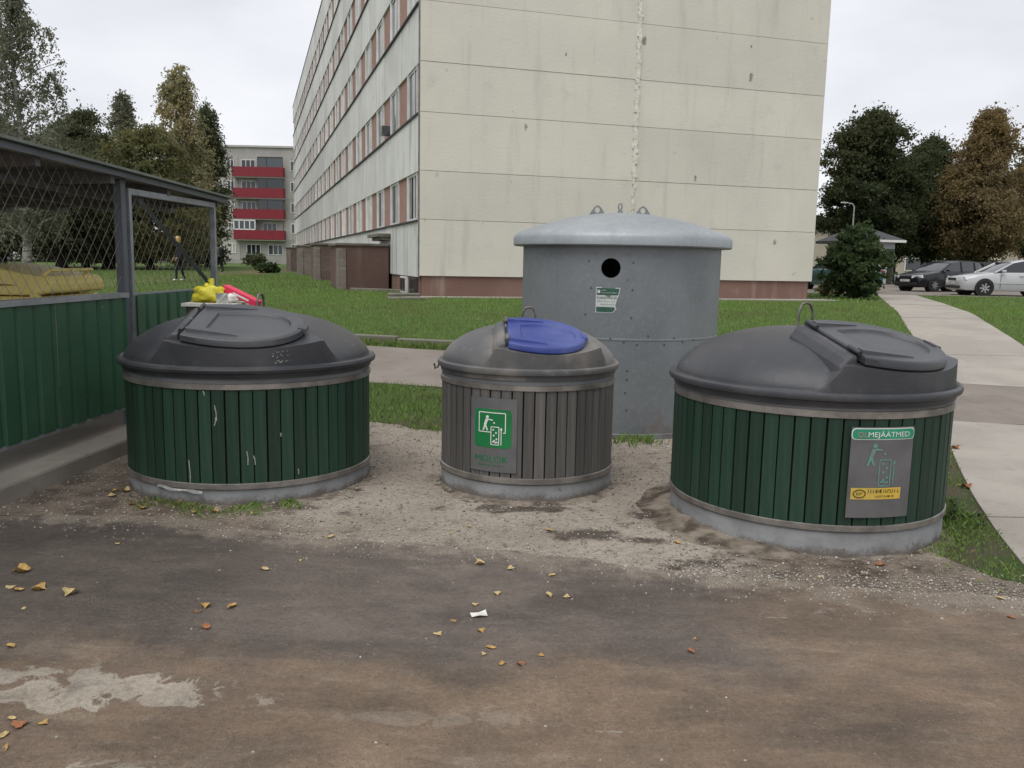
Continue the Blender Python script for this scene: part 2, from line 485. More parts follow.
def crossy(side, y0):
    """where a path edge meets the crossing"""
    y = y0
    for _ in range(20):
        x = pl(y) if side == 0 else pr(y)
        y = cross_near(x) + (2.8 if y0 > 10.5 else 0)
    return y
ys = [3.7, 5.38, 7.1, None, None, 13.77, 16.2, 18.7, 21.3, 24, 27, 30, 33.15]
path = struct(place('concrete_path', None), label=None)
segs = []
for i in range(len(ys) - 1):
    a, b = ys[i], ys[i + 1]
    if a is None and b is None: continue
    la = a if a else crossy(0, 11.5); ra = a if a else crossy(1, 11.5)
    lb = b if b else crossy(0, 9.0); rb = b if b else crossy(1, 9.0)
    gpx = 0.012
    n = 6
    L = [(pl(la + (lb - gpx - la) * t / n), la + (lb - gpx - la) * t / n) for t in range(n + 1)]
    Rr = [(pr(ra + (rb - gpx - ra) * t / n), ra + (rb - gpx - ra) * t / n) for t in range(n + 1)]
    o = sheet('slab', L + list(reversed(Rr)), 0.012 + 0.004 * (i % 2), M_slab, 0.05)
    o.parent = path
    segs.append((L, Rr))
PATH = [(pl(y), y) for y in np.arange(3.6, 33.3, 0.5)] + [(pr(y), y) for y in np.arange(33.1, 3.5, -0.5)]
struct(sheet('road', [(11, 33.2), (90, 33.2), (90, 47), (15, 47), (11.5, 46)], 0.006, M_tar))

# kerb along the lawn edge, stone by stone
kerb = struct(place('lawn_kerb', None))
ks = MB().box((0, 0, 0), (0.985, 0.15, 0.20)).mesh('kerb_stone', M_kerb)
ang = math.atan(-0.258)
i = 0
x = -13.0
while x < 2.2:
    y = cross_near(x) + 3.12
    o = place('kerb_stone', ks, kerb, (x, y, h(y) + 0.02 + random.uniform(-.012, .012)), ang + random.uniform(-.012, .012))
    b = o.modifiers.new('bevel', 'BEVEL'); b.width = 0.018; b.segments = 2
    x += math.cos(ang)
far_kerb = struct(MB().box((50, 47.2, 0.63), (77, 0.25, 0.22)).build('road_kerb', M_slab))

# ---------------------------------------------------------------- the long apartment block
BA = rad(17.0)
BL, BW, BH = 69.0, 12.3, 16.5
ST, SILL0, WTOP0 = 2.77, 2.66, 3.93
def mat_panel(name, c1, c2, dirtc, streak=0.6, spots=()):
    k = Mat(name, 0.9, spec=0.2)
    n1 = k.noise(0.35, 5); n2 = k.noise(1.4, 6, 0.6); n3 = k.noise(14, 5, 0.7)
    st = k.noise(2.6, 5, 0.6, stretch=(1, 1, 0.10))
    fi = k.noise(70, 3)
    col = k.mix(n1.step(0.35, 0.65), c1, c2)
    col = k.mix(st.step(0.52, 0.75) * streak, col, dirtc)
    col = k.mix(n2.step(0.58, 0.78) * 0.4, col, dirtc)
    col = k.mix(n3.step(0.63, 0.72) * 0.22, col, dirtc)
    if spots:
        x, y, z = k.xyz(); wb_ = k.noise(9, 5, 0.65)
        for (sx, sz, rx, rz_) in spots:
            dx = (x - sx) * (1 / rx); dz = (z - sz) * (1 / rz_)
            col = k.mix((0.8 - (dx * dx + dz * dz) + (wb_ - 0.5) * 3.0).step(0.1, 0.7) * 0.75, col, (0.13, 0.115, 0.09))
    blo = k.noise(0.16, 6, 0.62); col = k.val(col, blo * 0.34 + 0.83)
    spk = k.noise(3.3, 4, 0.5).step(0.70, 0.73); col = k.mix(spk * 0.3, col, (0.30, 0.24, 0.17))
    col = k.val(col, k.rand() * 0.09 + 0.955)
    k.color(col); k.bump(n3 + fi * 0.6, 0.008); return k.m
M_cream = mat_panel('cream_panel', (0.655, 0.622, 0.545), (0.605, 0.575, 0.505), (0.46, 0.435, 0.38), 0.55, ((9.75, 7.05, 0.10, 0.16), (9.7, 7.9, 0.04, 0.09), (10.9, 2.35, 0.10, 0.11), (4.0, 7.2, 0.05, 0.08), (2.9, 5.2, 0.06, 0.13), (8.1, 4.1, 0.05, 0.12), (6.3, 7.75, 0.10, 0.18)))
M_white = mat_panel('white_panel', (0.66, 0.655, 0.625), (0.565, 0.56, 0.535), (0.30, 0.31, 0.295), 0.85)
M_joint = basic('joint', (0.30, 0.28, 0.24), (0.16, 0.15, 0.13), 1.5, rough=0.9)
M_plinth = mat_panel('plinth', (0.175, 0.105, 0.085), (0.215, 0.135, 0.108), (0.40, 0.33, 0.28), 0.6)
M_pink = mat_panel('infill', (0.36, 0.225, 0.185), (0.31, 0.195, 0.165), (0.24, 0.17, 0.15), 0.4)
M_frame = basic('white_frame', (0.74, 0.74, 0.72), (0.62, 0.62, 0.60), 2, 0.5, rnd=0.25)
M_seal = basic('sealant', (0.70, 0.69, 0.63), (0.58, 0.56, 0.48), 8, 0.9, bump=0.02, bscale=12)
M_dark = basic('dark_trim', (0.055, 0.052, 0.05), rough=0.7)
def mat_glass(name, c, rough=0.06):
    k = Mat(name, rough, spec=0.8)
    k.color(k.val(c, k.rand() * 1.2 + 0.5)); return k.m
M_glass = mat_glass('window_glass', (0.035, 0.042, 0.048))
M_curtain = mat_glass('curtained_glass', (0.36, 0.36, 0.34), 0.15)
M_block = basic('glass_block', (0.10, 0.11, 0.11), (0.05, 0.055, 0.055), 5, 0.3)
blk = empty('apartment_block', (-2.536, 23.0, 0), BA)
tag(blk, 'long five storey apartment block with cream windowless end wall and white striped facade', 'building')
MB().b2((0.09, 0.16, 0.2), (BW - 0.09, BL, BH - 0.15)).build('wall_core', M_joint, blk)
MB().b2((0.07, 0.05, 0.2), (BW - 0.08, 0.15, 1.17)).b2((0.03, 0.16, 0.2), (0.085, BL, 1.15)).build('plinth', M_plinth, blk)
lev = [1.17]
for k_ in range(5): lev += [SILL0 + ST * k_, WTOP0 + ST * k_]
lev += [BH]
gap = 0.011
for ci, (xa, xb) in enumerate(((0.0, 6.13), (6.17, BW))):
    for r in range(len(lev) - 1):
        MB().b2((xa, -random.uniform(0.005, 0.02), lev[r] + (gap if r else 0)), (xb, 0.155, lev[r + 1])).build('end_panel', M_cream, blk)
s_ = MB()
z = 1.2
while z < BH - 0.1:                                    # the smeared white sealant of the vertical joint
    dz = random.uniform(0.05, 0.16)
    w = random.uniform(0.03, 0.06) * (1.25 if z > 4 else 0.6); dx = random.uniform(-0.03, 0.03)
    s_.b2((6.15 + dx - w, -0.035 - random.uniform(0, .012), z), (6.15 + dx + w, 0.02, min(z + dz, BH - .05)))
    z += dz
s_.build('joint_sealant', M_seal, blk)
# facade: spandrels
bands = [(1.13, SILL0 - 0.05)] + [(WTOP0 + ST * k_, SILL0 + ST * (k_ + 1) - 0.05) for k_ in range(4)] + [(WTOP0 + ST * 4, BH)]
for (za, zb) in bands:
    y = 0.0
    while y < BL - 0.1:
        yb = min(y + 6.2, BL)
        if za < 1.2 and y < 1:                           # the lowest band is clad in narrow upright sheets by the corner
            t = 0.16
            while t < 5.1:
                MB().b2((-random.uniform(0.01, 0.03), t, za), (0.09, t + 0.6, zb)).build('cladding_sheet', M_white, blk); t += 0.61
            y = t
            continue
        MB().b2((-0.01 - random.uniform(0, 0.015), y + 0.006 if y else 0.16, za if za > 1.2 else 1.16), (0.09, yb - 0.006, zb)).build('spandrel_panel', M_white, blk)
        y = yb
for k_ in range(5):
    zs = SILL0 + ST * k_
    MB().b2((-0.07, 0.17, zs - 0.055), (0.09, BL, zs - 0.004)).build('ledge', M_dark, blk)
MB().b2((-0.05, -0.03, BH), (BW + 0.05, BL, BH + 0.08)).build('roof_edge', M_joint, blk)
MB().b2((-0.03, 0.06, 1.13), (0.0, 0.155, BH)).build('corner_strip', basic('corner_grey', (0.20, 0.20, 0.18), rough=0.9), blk)
def window_frame_mesh(w, hh):
    f = MB(); t = 0.06
    # built in the y-z plane, opening from (0,0) to (w,hh), facing -x
    for (y0, y1, z0, z1) in ((0, w, 0, t), (0, w, hh - t, hh), (0, t, t, hh - t), (w - t, w, t, hh - t), (w * 0.42 - 0.04, w * 0.42 + 0.04, t, hh - t)):
        f.b2((-0.03, y0, z0), (0.03, y1, z1))
    f.b2((-0.075, 0.0, 0.0), (-0.032, 0.028, hh)).b2((-0.075, w - 0.028, 0.0), (-0.032, w, hh))   # rendered reveals
    return f
WH = WTOP0 - SILL0
fm = window_frame_mesh(1.46, WH).mesh('window', M_frame)
pm = MB().b2((-0.006, 0.05, 0.05), (0.012, 1.41, WH - 0.05))
pane_g = pm.mesh('pane', M_glass); pane_c = pm.mesh('pane', M_curtain); pane_b = pm.mesh('pane', M_block)
im = MB().b2((0.045, 0.0, 0.0), (0.08, 1.62, WH)).mesh('infill_panel', M_pink)
im0 = MB().b2((0.045, 0.0, 0.0), (0.08, 0.27, WH)).mesh('infill_panel', M_pink)
vent = MB().b2((-0.25, 0.2, 0.08), (0.02, 0.55, 0.36)).mesh('vent_box', M_block)
for k_ in range(5):
    zs = SILL0 + ST * k_
    place('infill_panel', im0, blk, (0.0, 0.17, zs))
    y = 0.46
    i = 0
    while y + 3.1 < BL + 1.5:
        o = place('window', fm, blk, (0.055, y, zs))
        if k_ == 0 and i in (1, 2): pm_ = pane_b
        else: pm_ = pane_c if random.random() < 0.5 else pane_g
        place('pane', pm_, o)
        if y + 3.1 < BL: place('infill_panel', im, blk, (0, y + 1.47, zs))
        y += 3.1; i += 1
place('vent_box', vent, blk, (0.0, 5.0, SILL0 + ST))
# basement windows by the corner
for y0 in (0.35, 1.9):
    o = MB().b2((-0.06, y0, 0.62), (0.02, y0 + 0.95, 1.1)).build('basement_window', M_frame if y0 > 1 else M_dark, blk)
    MB().b2((-0.075, y0 + 0.08, 0.68), (-0.062, y0 + 0.43, 1.05)).b2((-0.075, y0 + 0.52, 0.68), (-0.062, y0 + 0.87, 1.05)).build('pane', M_glass, o)
# ---- brick porches along the facade
def mat_brick(name, c1, c2, sc_=1.0):
    k = Mat(name, 0.92, spec=0.2)
    n = k.nt.nodes.new('ShaderNodeTexBrick')
    n.inputs['Scale'].default_value = 1.0
    n.inputs['Brick Width'].default_value = 0.25 * sc_; n.inputs['Row Height'].default_value = 0.075 * sc_
    n.inputs['Mortar Size'].default_value = 0.008 * sc_
    n.inputs['Color1'].default_value = (*c1, 1); n.inputs['Color2'].default_value = (*c2, 1)
    n.inputs['Mortar'].default_value = (0.22, 0.19, 0.17, 1)
    mpn = k.nt.nodes.new('ShaderNodeCombineXYZ')
    x, y, z = k.xyz()
    k.nt.links.new((x + y).k, mpn.inputs[0]); k.nt.links.new(z.k, mpn.inputs[1])
    k.nt.links.new(mpn.outputs[0], n.inputs['Vector'])
    col = k.mix(k.noise(1.1, 6).step(0.45, 0.7) * 0.5, n.outputs['Color'], (0.30, 0.25, 0.22))
    col = k.mix(k.noise(0.7, 6).step(0.5, 0.7) * 0.5, col, (0.075, 0.052, 0.045))
    k.color(col); k.bump(S(k.nt, n.outputs['Fac']) * -1 + k.noise(20), 0.01); return k.m
M_brick = mat_brick('brown_brick', (0.150, 0.092, 0.078), (0.120, 0.075, 0.064))
M_greybrick = mat_brick('grey_block', (0.24, 0.21, 0.185), (0.19, 0.165, 0.145), 1.6)
M_brown = mat_panel('brown_render', (0.128, 0.080, 0.068), (0.150, 0.095, 0.082), (0.25, 0.205, 0.18), 0.35)
porch_specs = [(4.9, 3.1, 1.65, 2.0, 'brown brick basement porch nearest the cream end wall of the apartment block', M_brown),
               (15.6, 3.0, 1.65, 2.15, 'second brown brick porch along the white facade, beyond the nearest one', M_brick),
               (27.0, 3.0, 1.75, 2.2, 'weathered grey brown porch farthest along the white facade', M_greybrick),
               (39.0, 3.0, 1.9, 2.2, 'tall dark porch wall at the far end of the white facade', M_brick)]
for (t, ln, wd, top, lab, mt) in porch_specs:
    r = empty('brick_porch', (blk.location.x - math.sin(BA) * t, blk.location.y + math.cos(BA) * t, 0), BA)
    tag(r, lab, 'porch', 'brick porches along the white facade')
    MB().b2((-wd, 0, 0.3), (-0.09, 0.25, top)).b2((-wd, 0.25, 0.3), (-wd + 0.25, ln - 0.25, top)).b2((-wd, ln - 0.25, 0.3), (-0.09, ln, top)).build('wall', mt, r)
    MB().b2((-wd - 0.05, -0.035, 0.3), (-wd + 0.2, 0.55, top - 0.1)).build('pier', M_greybrick, r)
    MB().b2((-wd - 0.07, -0.06, top), (-0.10, ln + 0.04, top + 0.07)).build('coping', M_kerb, r)
    MB().b2((-wd + 0.25, 0.25, 0.4), (-0.09, ln - 0.25, 0.68)).build('steps', M_kerb, r)
bh = empty('porch_beam', (0, 0, 0))
bh.location = blk.location; bh.rotation_euler = (0, 0, BA)
bh.name = 'entrance_lintel'
tag(bh, 'grey concrete lintel on the white facade above the nearest brown porch', 'lintel')
MB().b2((-0.45, 4.85, 2.3), (-0.04, 7.4, 2.4)).b2((-0.30, 4.9, 2.2), (-0.04, 7.3, 2.297)).build('beam', M_kerb, bh)
# loose slabs and edging near the corner
for (px, py, s, n_, lab) in ((408, 300, (1.0, 0.5, 0.07), 0, 'lower grey concrete slab lying in the grass by the building corner'), (404, 299, (0.8, 0.4, 0.07), 1, 'upper grey concrete slab stacked by the building corner'), (382, 291.5, (2.2, 0.14, 0.10), 0, 'long narrow concrete edging stone before the nearest brown porch')):
    p = gp(px, py)
    q = MB().box((0, 0, 0.035 + n_ * 0.075), s).build('concrete_slab', M_kerb, None, (p[0], p[1] + n_ * .0, h(p[1]) - (0 if not n_ else 0)), 0.25 if s[0] < 2 else -0.35, bevel=0.015)
    tag(q, lab, 'slab')
pv = empty('blind_strip', blk.location, BA)
pv.name = 'foundation_strip'
MB().b2((-0.5, -0.75, 0.45), (BW + 0.5, 0.04, 0.625)).build('paving', M_slab, pv)
struct(pv)
# ---------------------------------------------------------------- block with red balconies, far left
M_stone = mat_panel('grey_panel', (0.40, 0.385, 0.36), (0.34, 0.325, 0.305), (0.25, 0.24, 0.22), 0.4)
M_stone2 = mat_panel('light_panel', (0.44, 0.425, 0.39), (0.40, 0.385, 0.355), (0.3, 0.285, 0.26), 0.4)
M_red = basic('red_sheet', (0.22, 0.018, 0.030), (0.19, 0.016, 0.026), 2, 0.5)
FY = 116.0
fx0 = -44.0
far = empty('apartment_house', (fx0, FY, 0.5), 0.02)
tag(far, 'grey apartment house with four red balcony strips seen past the long block', 'building')
FW, FH, FS, FZ = 24.0, 15.4, 2.74, 0.55
MB().b2((0, 0.1, -0.3), (FW, 12, FH)).build('wall_core', M_stone, far)
for k_ in range(5):
    for (xa, xb) in ((0.0, 4.0), (4.04, 6.9), (6.94, 14.0), (14.04, 17), (17.04, FW)):
        MB().b2((xa, 0.0, FZ + FS * k_ + 0.02), (xb, 0.099, FZ + FS * (k_ + 1))).build('wall_panel', random.choice((M_stone, M_stone, M_stone2)), far)
MB().b2((-0.1, -0.1, FH), (FW + 0.1, 12.1, FH + 0.25)).build('roof_edge', M_stone2, far)
MB().b2((0.0, -0.06, -0.3), (FW, 0.0, FZ)).build('plinth', M_stone, far)
def fwin(x, z, w, hh, mullions, frame=M_frame, glass=M_glass, y=-0.01):
    t = 0.09
    f = MB().b2((x, y - 0.05, z), (x + w, y - 0.001, z + t)).b2((x, y - 0.05, z + hh - t), (x + w, y - 0.001, z + hh))
    for i in range(mullions + 1):
        xx = x + (w - t) * i / mullions
        f.b2((xx, y - 0.05, z + t), (xx + t, y - 0.001, z + hh - t))
    o = f.build('window', frame, far)
    MB().b2((x + 0.05, y - 0.02, z + 0.05), (x + w - 0.05, y - 0.0015, z + hh - 0.05)).build('pane', glass, o)
def lx(px): return float(at_y(px, 255, FY)[0] - fx0)
for k_ in range(5):
    z0 = FZ + FS * k_
    for px in (217.5, 229.0): fwin(lx(px), z0 + 0.9, 0.95, 1.35, 2, glass=random.choice((M_glass, M_curtain)))
    for xx in (lx(291), lx(296)): fwin(xx, z0 + 0.9, 1.0, 1.35, 2)
    if k_ == 0:
        fwin(lx(246.5), z0 + 0.75, 1.9, 1.4, 3); fwin(lx(268), z0 + 0.75, 2.0, 1.4, 3)
    else:
        bxa, bxb = lx(236.3), lx(285.8)
        b_ = MB().b2((bxa, -1.1, z0 + 0.02), (bxb, -1.0, z0 + 1.27)).b2((bxa, -1.0, z0 + 0.02), (bxa + 0.06, 0.0, z0 + 1.27)).b2((bxb - 0.06, -1.0, z0 + 0.02), (bxb, 0.0, z0 + 1.27)).build('balcony_front', M_red, far)
        MB().b2((bxa, -1.0, z0 - 0.12), (bxb, 0.0, z0 + 0.018)).build('balcony_slab', M_stone2, far)
        for xx in (lx(243), lx(263)): fwin(xx, z0 + 0.75, 1.9, 1.55, 3, glass=M_glass)
        q = MB()
        for xx in (bxa, (bxa + bxb) / 2, bxb - 0.08): q.b2((xx, -1.08, z0 + 1.27), (xx + 0.08, -1.0, z0 + FS - 0.15))
        q.build('balcony_post', M_dark, far)
        if k_ == 1:
            q = MB()
            for i in range(5): q.b2((bxa + i * 0.7, -1.09, z0 + 1.27), (bxa + i * 0.7 + 0.13, -1.02, z0 + 2.55))
            q.b2((bxa, -1.09, z0 + 1.27), (bxa + 2.93, -1.02, z0 + 1.4)).b2((bxa, -1.09, z0 + 2.45), (bxa + 2.93, -1.02, z0 + 2.6))
            gl = q.build('balcony_glazing', M_frame, far); MB().b2((bxa + .1, -1.05, z0 + 1.4), (bxa + 2.9, -1.03, z0 + 2.45)).build('pane', M_glass, gl)
        elif k_ in (2, 3, 4):
            gl = MB().b2((bxa + 3.35, -1.09, z0 + 2.45), (bxb, -1.02, z0 + 2.6)).b2((bxb - 2.2, -1.09, z0 + 1.27), (bxb - 2.1, -1.02, z0 + 2.45)).build('balcony_glazing', M_dark, far)
            MB().b2((bxa + 3.4, -1.06, z0 + 1.28), (bxb - 0.1, -1.03, z0 + 2.44)).build('pane', M_glass, gl)

# ---------------------------------------------------------------- low buildings on the right
M_pale_wall = basic('pale_render', (0.50, 0.52, 0.52), (0.43, 0.45, 0.45), 1.5, 0.85)
M_roof_dark = basic('dark_roof', (0.045, 0.047, 0.05), (0.06, 0.06, 0.065), 3, 0.6)
M_beige = basic('beige_render', (0.46, 0.40, 0.33), (0.40, 0.35, 0.29), 0.6, 0.9)
hx, hy = 21.3, 50.0
hs_ = empty('small_house', (hx - 3.2, hy, 0.6), 0.25); tag(hs_, 'small pale house with dark hipped roof behind the bush', 'house')
MB().b2((1.75, -2.4, 0), (2.7, 2.4, 2.45)).build('wall', M_pale_wall, hs_)
hr = MB(); e = 0.55
hr.add([(1.75 - e, -2.4 - e, 2.45), (2.4 + e, -2.4 - e, 2.45), (2.4 + e, 2.4 + e, 2.45), (1.75 - e, 2.4 + e, 2.45), (1.75 - e, -2.4 - e, 2.6), (2.4 + e, -2.4 - e, 2.6), (2.4 + e, 2.4 + e, 2.6), (1.75 - e, 2.4 + e, 2.6), (2.1, 0, 3.5), (2.2, 0, 3.5)],
       [(3, 2, 1, 0), (0, 1, 5, 4), (1, 2, 6, 5), (2, 3, 7, 6), (3, 0, 4, 7), (4, 5, 9, 8), (5, 6, 9), (6, 7, 8, 9), (7, 4, 8)])
hr.build('roof', M_roof_dark, hs_)
MB().b2((1.75 - e - 0.02, -2.4 - e - 0.03, 2.46), (2.4 + e + 0.02, -2.4 - e - 0.001, 2.59)).build('fascia', M_frame, hs_)
o = MB().b2((1.95, -2.46, 0.9), (2.2, -2.40, 2.0)).build('window', M_frame, hs_); MB().b2((1.99, -2.47, 0.96), (2.16, -2.461, 1.94)).build('pane', M_glass, o)
MB().b2((2.3, -2.45, 0.02), (2.65, -2.40, 2.1)).build('door', M_dark, hs_)
lb = empty('long_house', (34, 92, 0.55), -0.12); tag(lb, 'long low beige building behind the tree trunks on the right', 'building')
MB().b2((-6, 0, 0), (38, 9, 5.2)).build('wall', M_beige, lb)
MB().b2((-6.4, -0.5, 5.2), (38.4, 9.5, 5.6)).build('roof', M_roof_dark, lb)
for k_ in range(11):
    for zz_ in (0.9, 3.1):
        w_ = MB().b2((-4 + k_ * 3.8, -0.06, zz_), (-2.2 + k_ * 3.8, -0.001, zz_ + 1.4)).build('window', M_frame, lb)
        MB().b2((-3.9 + k_ * 3.8, -0.08, zz_ + 0.1), (-2.3 + k_ * 3.8, -0.061, zz_ + 1.3)).build('pane', M_glass, w_)
gb_ = empty('garage_row', (-78, 96, 0.55), 0.05); tag(gb_, 'low pale garage row behind the trees, seen through the shelter mesh', 'building')
MB().b2((0, 0, 0), (36, 7, 2.7)).build('wall', M_stone2, gb_); MB().b2((-0.3, -0.3, 2.7), (36.3, 7.3, 2.9)).build('roof', M_roof_dark, gb_)
for k_ in range(10): MB().b2((0.6 + k_ * 3.5, -0.05, 0.05), (3.2 + k_ * 3.5, -0.001, 2.2)).build('garage_door', random.choice((M_stone, M_dark, M_frame)), gb_)

# ---------------------------------------------------------------- trees
def mat_leaf(name, c1, c2, c3=None, f3=0.0):
    k = Mat(name, 0.75, spec=0.2)
    geo = k.nt.nodes.new('ShaderNodeNewGeometry')
    rnd = S(k.nt, geo.outputs['Random Per Island'])
    col = k.mix(rnd, c1, c2)
    if c3:
        col = k.mix((k.noise(0.22, 3).step(0.42, 0.62)) * f3, col, c3)
    k.color(col)
    tr = k.nt.nodes.new('ShaderNodeBsdfTranslucent'); ms = k.nt.nodes.new('ShaderNodeMixShader'); ms.inputs[0].default_value = 0.5
    k.nt.links.new(col, tr.inputs['Color'])
    outn = k.nt.nodes['Material Output']
    k.nt.links.new(k.b.outputs[0], ms.inputs[1]); k.nt.links.new(tr.outputs[0], ms.inputs[2]); k.nt.links.new(ms.outputs[0], outn.inputs['Surface'])
    return k.m
L_dark = mat_leaf('leaf_dark', (0.085, 0.099, 0.049), (0.130, 0.143, 0.075))
L_mid = mat_leaf('leaf_mid', (0.137, 0.150, 0.065), (0.202, 0.202, 0.094), (0.260, 0.208, 0.078), 0.45)
L_birch = mat_leaf('leaf_birch', (0.163, 0.176, 0.120), (0.231, 0.240, 0.169), (0.234, 0.215, 0.130), 0.35)
L_gold = mat_leaf('leaf_gold', (0.26, 0.27, 0.150), (0.37, 0.345, 0.200), (0.47, 0.375, 0.20), 0.6)
L_orange = mat_leaf('leaf_orange', (0.163, 0.137, 0.073), (0.267, 0.195, 0.098), (0.286, 0.208, 0.078), 0.5)
L_maple = mat_leaf('leaf_maple', (0.052, 0.070, 0.033), (0.086, 0.104, 0.049), (0.101, 0.101, 0.044), 0.5)
L_bush = mat_leaf('leaf_bush', (0.057, 0.092, 0.037), (0.098, 0.136, 0.057))
M_bark = basic('bark_dark', (0.045, 0.036, 0.028), (0.028, 0.022, 0.018), 6, 0.95, bump=0.03, bscale=8)
M_bbark = basic('bark_birch', (0.42, 0.40, 0.36), (0.10, 0.09, 0.08), 3, 0.9, bump=0.02, bscale=8, stretch=(1, 1, 4))

def leaves(cs, per, spread, size, droop=0.0, twig=7):
    """leaf faces set along short twigs that leave each clump centre"""
    n = len(cs); nt_ = max(1, per // twig)
    C_ = np.repeat(cs, nt_, axis=0); N0 = len(C_)
    d = rng.normal(size=(N0, 3)); d[:, 2] = d[:, 2] * 0.6 + 0.1
    d /= np.linalg.norm(d, axis=1)[:, None]
    L_ = spread * (0.7 + 1.3 * rng.random(N0))
    D = np.repeat(d, twig, axis=0); LL = np.repeat(L_, twig); C2 = np.repeat(C_, twig, axis=0)
    N = len(C2); u = rng.random(N) ** 0.8
    P = D * (LL * u)[:, None] + rng.normal(size=(N, 3)) * (0.10 * LL)[:, None]
    if droop: P[:, 2] -= droop * np.repeat(rng.random(N0), twig) * u ** 1.3
    C2 = C2 + P
    a = rng.normal(size=(N, 3)) + D * 0.6; a /= np.linalg.norm(a, axis=1)[:, None]
    if droop: a[:, 2] -= 0.8; a /= np.linalg.norm(a, axis=1)[:, None]
    b = rng.normal(size=(N, 3)); b -= (b * a).sum(1)[:, None] * a; b /= np.linalg.norm(b, axis=1)[:, None]
    s = size * (0.6 + 0.8 * rng.random(N))[:, None]
    V = np.empty((N, 4, 3))
    V[:, 0] = C2 - a * s; V[:, 1] = C2 + b * s * 0.6; V[:, 2] = C2 + a * s; V[:, 3] = C2 - b * s * 0.6
    return V.reshape(-1, 3), np.arange(N * 4).reshape(-1, 4)
def tree(name, label, px, Y, top_px, wpx, base_frac, leafm, barkm, nclump=150, per=70, spread=0.45, size=0.13, droop=0.0, shape=0.0, lean=0.0, group='trees behind the buildings', gapf=0.0, cb=None, trunk_r=0.22):
    """px: column of the trunk, top_px: row of the top, wpx: crown width in pixels, base_frac: where the crown starts"""
    base = at_y(px, 262, Y); x0 = base[0]; z0 = h(Y)
    H = float(at_y(px, top_px, Y)[2]) - z0
    W = wpx * Y / 870.0 / 2
    t = empty(name, (x0, Y, z0)); tag(t, label, 'tree', group)
    cs = []
    zc0 = base_frac * H
    while len(cs) < nclump:
        u = rng.random()
        if shape == 0: rr_ = math.sin(math.pi * min(1, (0.10 + 0.90 * u))) ** 0.55           # round
        elif shape == 1: rr_ = (1 - u) ** 0.62 * (0.35 + 0.65 * min(1, u * 5))             # pointed
        else: rr_ = (math.sin(math.pi * (0.12 + 0.86 * u)) ** 0.6) * (1 - 0.45 * u)         # tall oval
        rr_ = max(rr_, 0.12)
        a = rng.random() * 2 * math.pi
        lob = 1 + 0.22 * math.sin(3 * a + 7 * u + px) + 0.15 * math.sin(9 * u + 2 * a + Y)
        q = W * rr_ * lob * math.sqrt(rng.random()) * (0.98 if rng.random() > 0.12 else 1.12)
        z = zc0 + u * (H - zc0) * (0.97 + 0.05 * rng.random())
        cs.append((q * math.cos(a) + lean * z, q * math.sin(a) * 0.9, z))
    cs = np.array(cs)
    V, Fq = leaves(cs, per, spread, size, droop)
    c_ = place('crown', arr_mesh('crown', V, Fq, leafm), t)
    tk = MB()
    hz = H * 0.88
    pts = [(lean * hz * s + 0.12 * math.sin(3 * s + px), 0.1 * math.sin(4 * s), hz * s) for s in np.linspace(0, 1, 9)]
    pts[0] = (0, 0, -0.3)
    tk.tube(pts, [trunk_r * (1 - 0.9 * s) + 0.015 + (0.08 * trunk_r / .22 if s == 0 else 0) for s in np.linspace(0, 1, 9)], 9)
    for i in range(0, len(cs), 2):                        # limbs reach out to the clumps
        c = cs[i]; zs_ = max(0.6, c[2] - 0.35 * math.hypot(c[0], c[1]) - 0.6)
        zs_ = min(zs_, hz * 0.97); s = zs_ / hz
        bp = (lean * zs_ + 0.12 * math.sin(3 * s + px), 0.1 * math.sin(4 * s), zs_)
        mid = ((bp[0] + c[0]) / 2, (bp[1] + c[1]) / 2, (bp[2] + c[2]) / 2 + 0.15)
        r0 = (trunk_r * (1 - 0.9 * s) + 0.015) * 0.42
        tk.tube([bp, mid, tuple(c)], [r0, r0 * 0.6, 0.012], 5, cap=False)
    tk.build('trunk', barkm, t, smooth=60, fix=False)
    return t
GL, GR = 'trees along the left side', 'trees beyond the parked cars'
tree('birch_tree', 'tall grey green weeping birch at the top left edge', 26, 44, -16, 128, 0.18, L_birch, M_bbark, 246, 132, 0.36, 0.066, 1.7, 2, 0.0, GL, trunk_r=0.2)
tree('birch_tree', 'birch cut off by the left picture edge, behind the tall weeping birch', -22, 50, -30, 140, 0.12, L_birch, M_bbark, 246, 123, 0.405, 0.077, 1.6, 2, 0.0, GL)
tree('birch_tree', 'birch with yellowing top, left of the red balcony house', 184, 62, 70, 84, 0.12, L_gold, M_bbark, 290, 132, 0.45, 0.089, 1.5, 2, 0.0, GL)
tree('broadleaf_tree', 'slender grey green tree between the two tall birches', 128, 66, 96, 66, 0.10, L_birch, M_bark, 188, 165, 0.45, 0.095, 0.9, 2, 0.0, GL)
tree('broadleaf_tree', 'low dark tree just above the shelter roof, beside the tall weeping birch', 86, 60, 112, 90, 0.08, L_dark, M_bark, 217, 165, 0.54, 0.095, 0.4, 0, 0.0, GL)
tree('broadleaf_tree', 'dark narrow tree touching the red balcony house', 211, 70, 108, 48, 0.04, L_dark, M_bark, 159, 165, 0.54, 0.1, 0.6, 2, 0.0, GL)
tree('broadleaf_tree', 'mid green tree in front of the slender grey one, seen through the gate', 150, 56, 128, 92, 0.10, L_mid, M_bark, 203, 154, 0.54, 0.095, 0.5, 0, 0.0, GL)
tree('broadleaf_tree', 'dark spreading tree seen through the shelter mesh', 62, 52, 140, 110, 0.14, L_dark, M_bark, 246, 154, 0.585, 0.095, 0.5, 0, 0.0, GL, trunk_r=0.3)
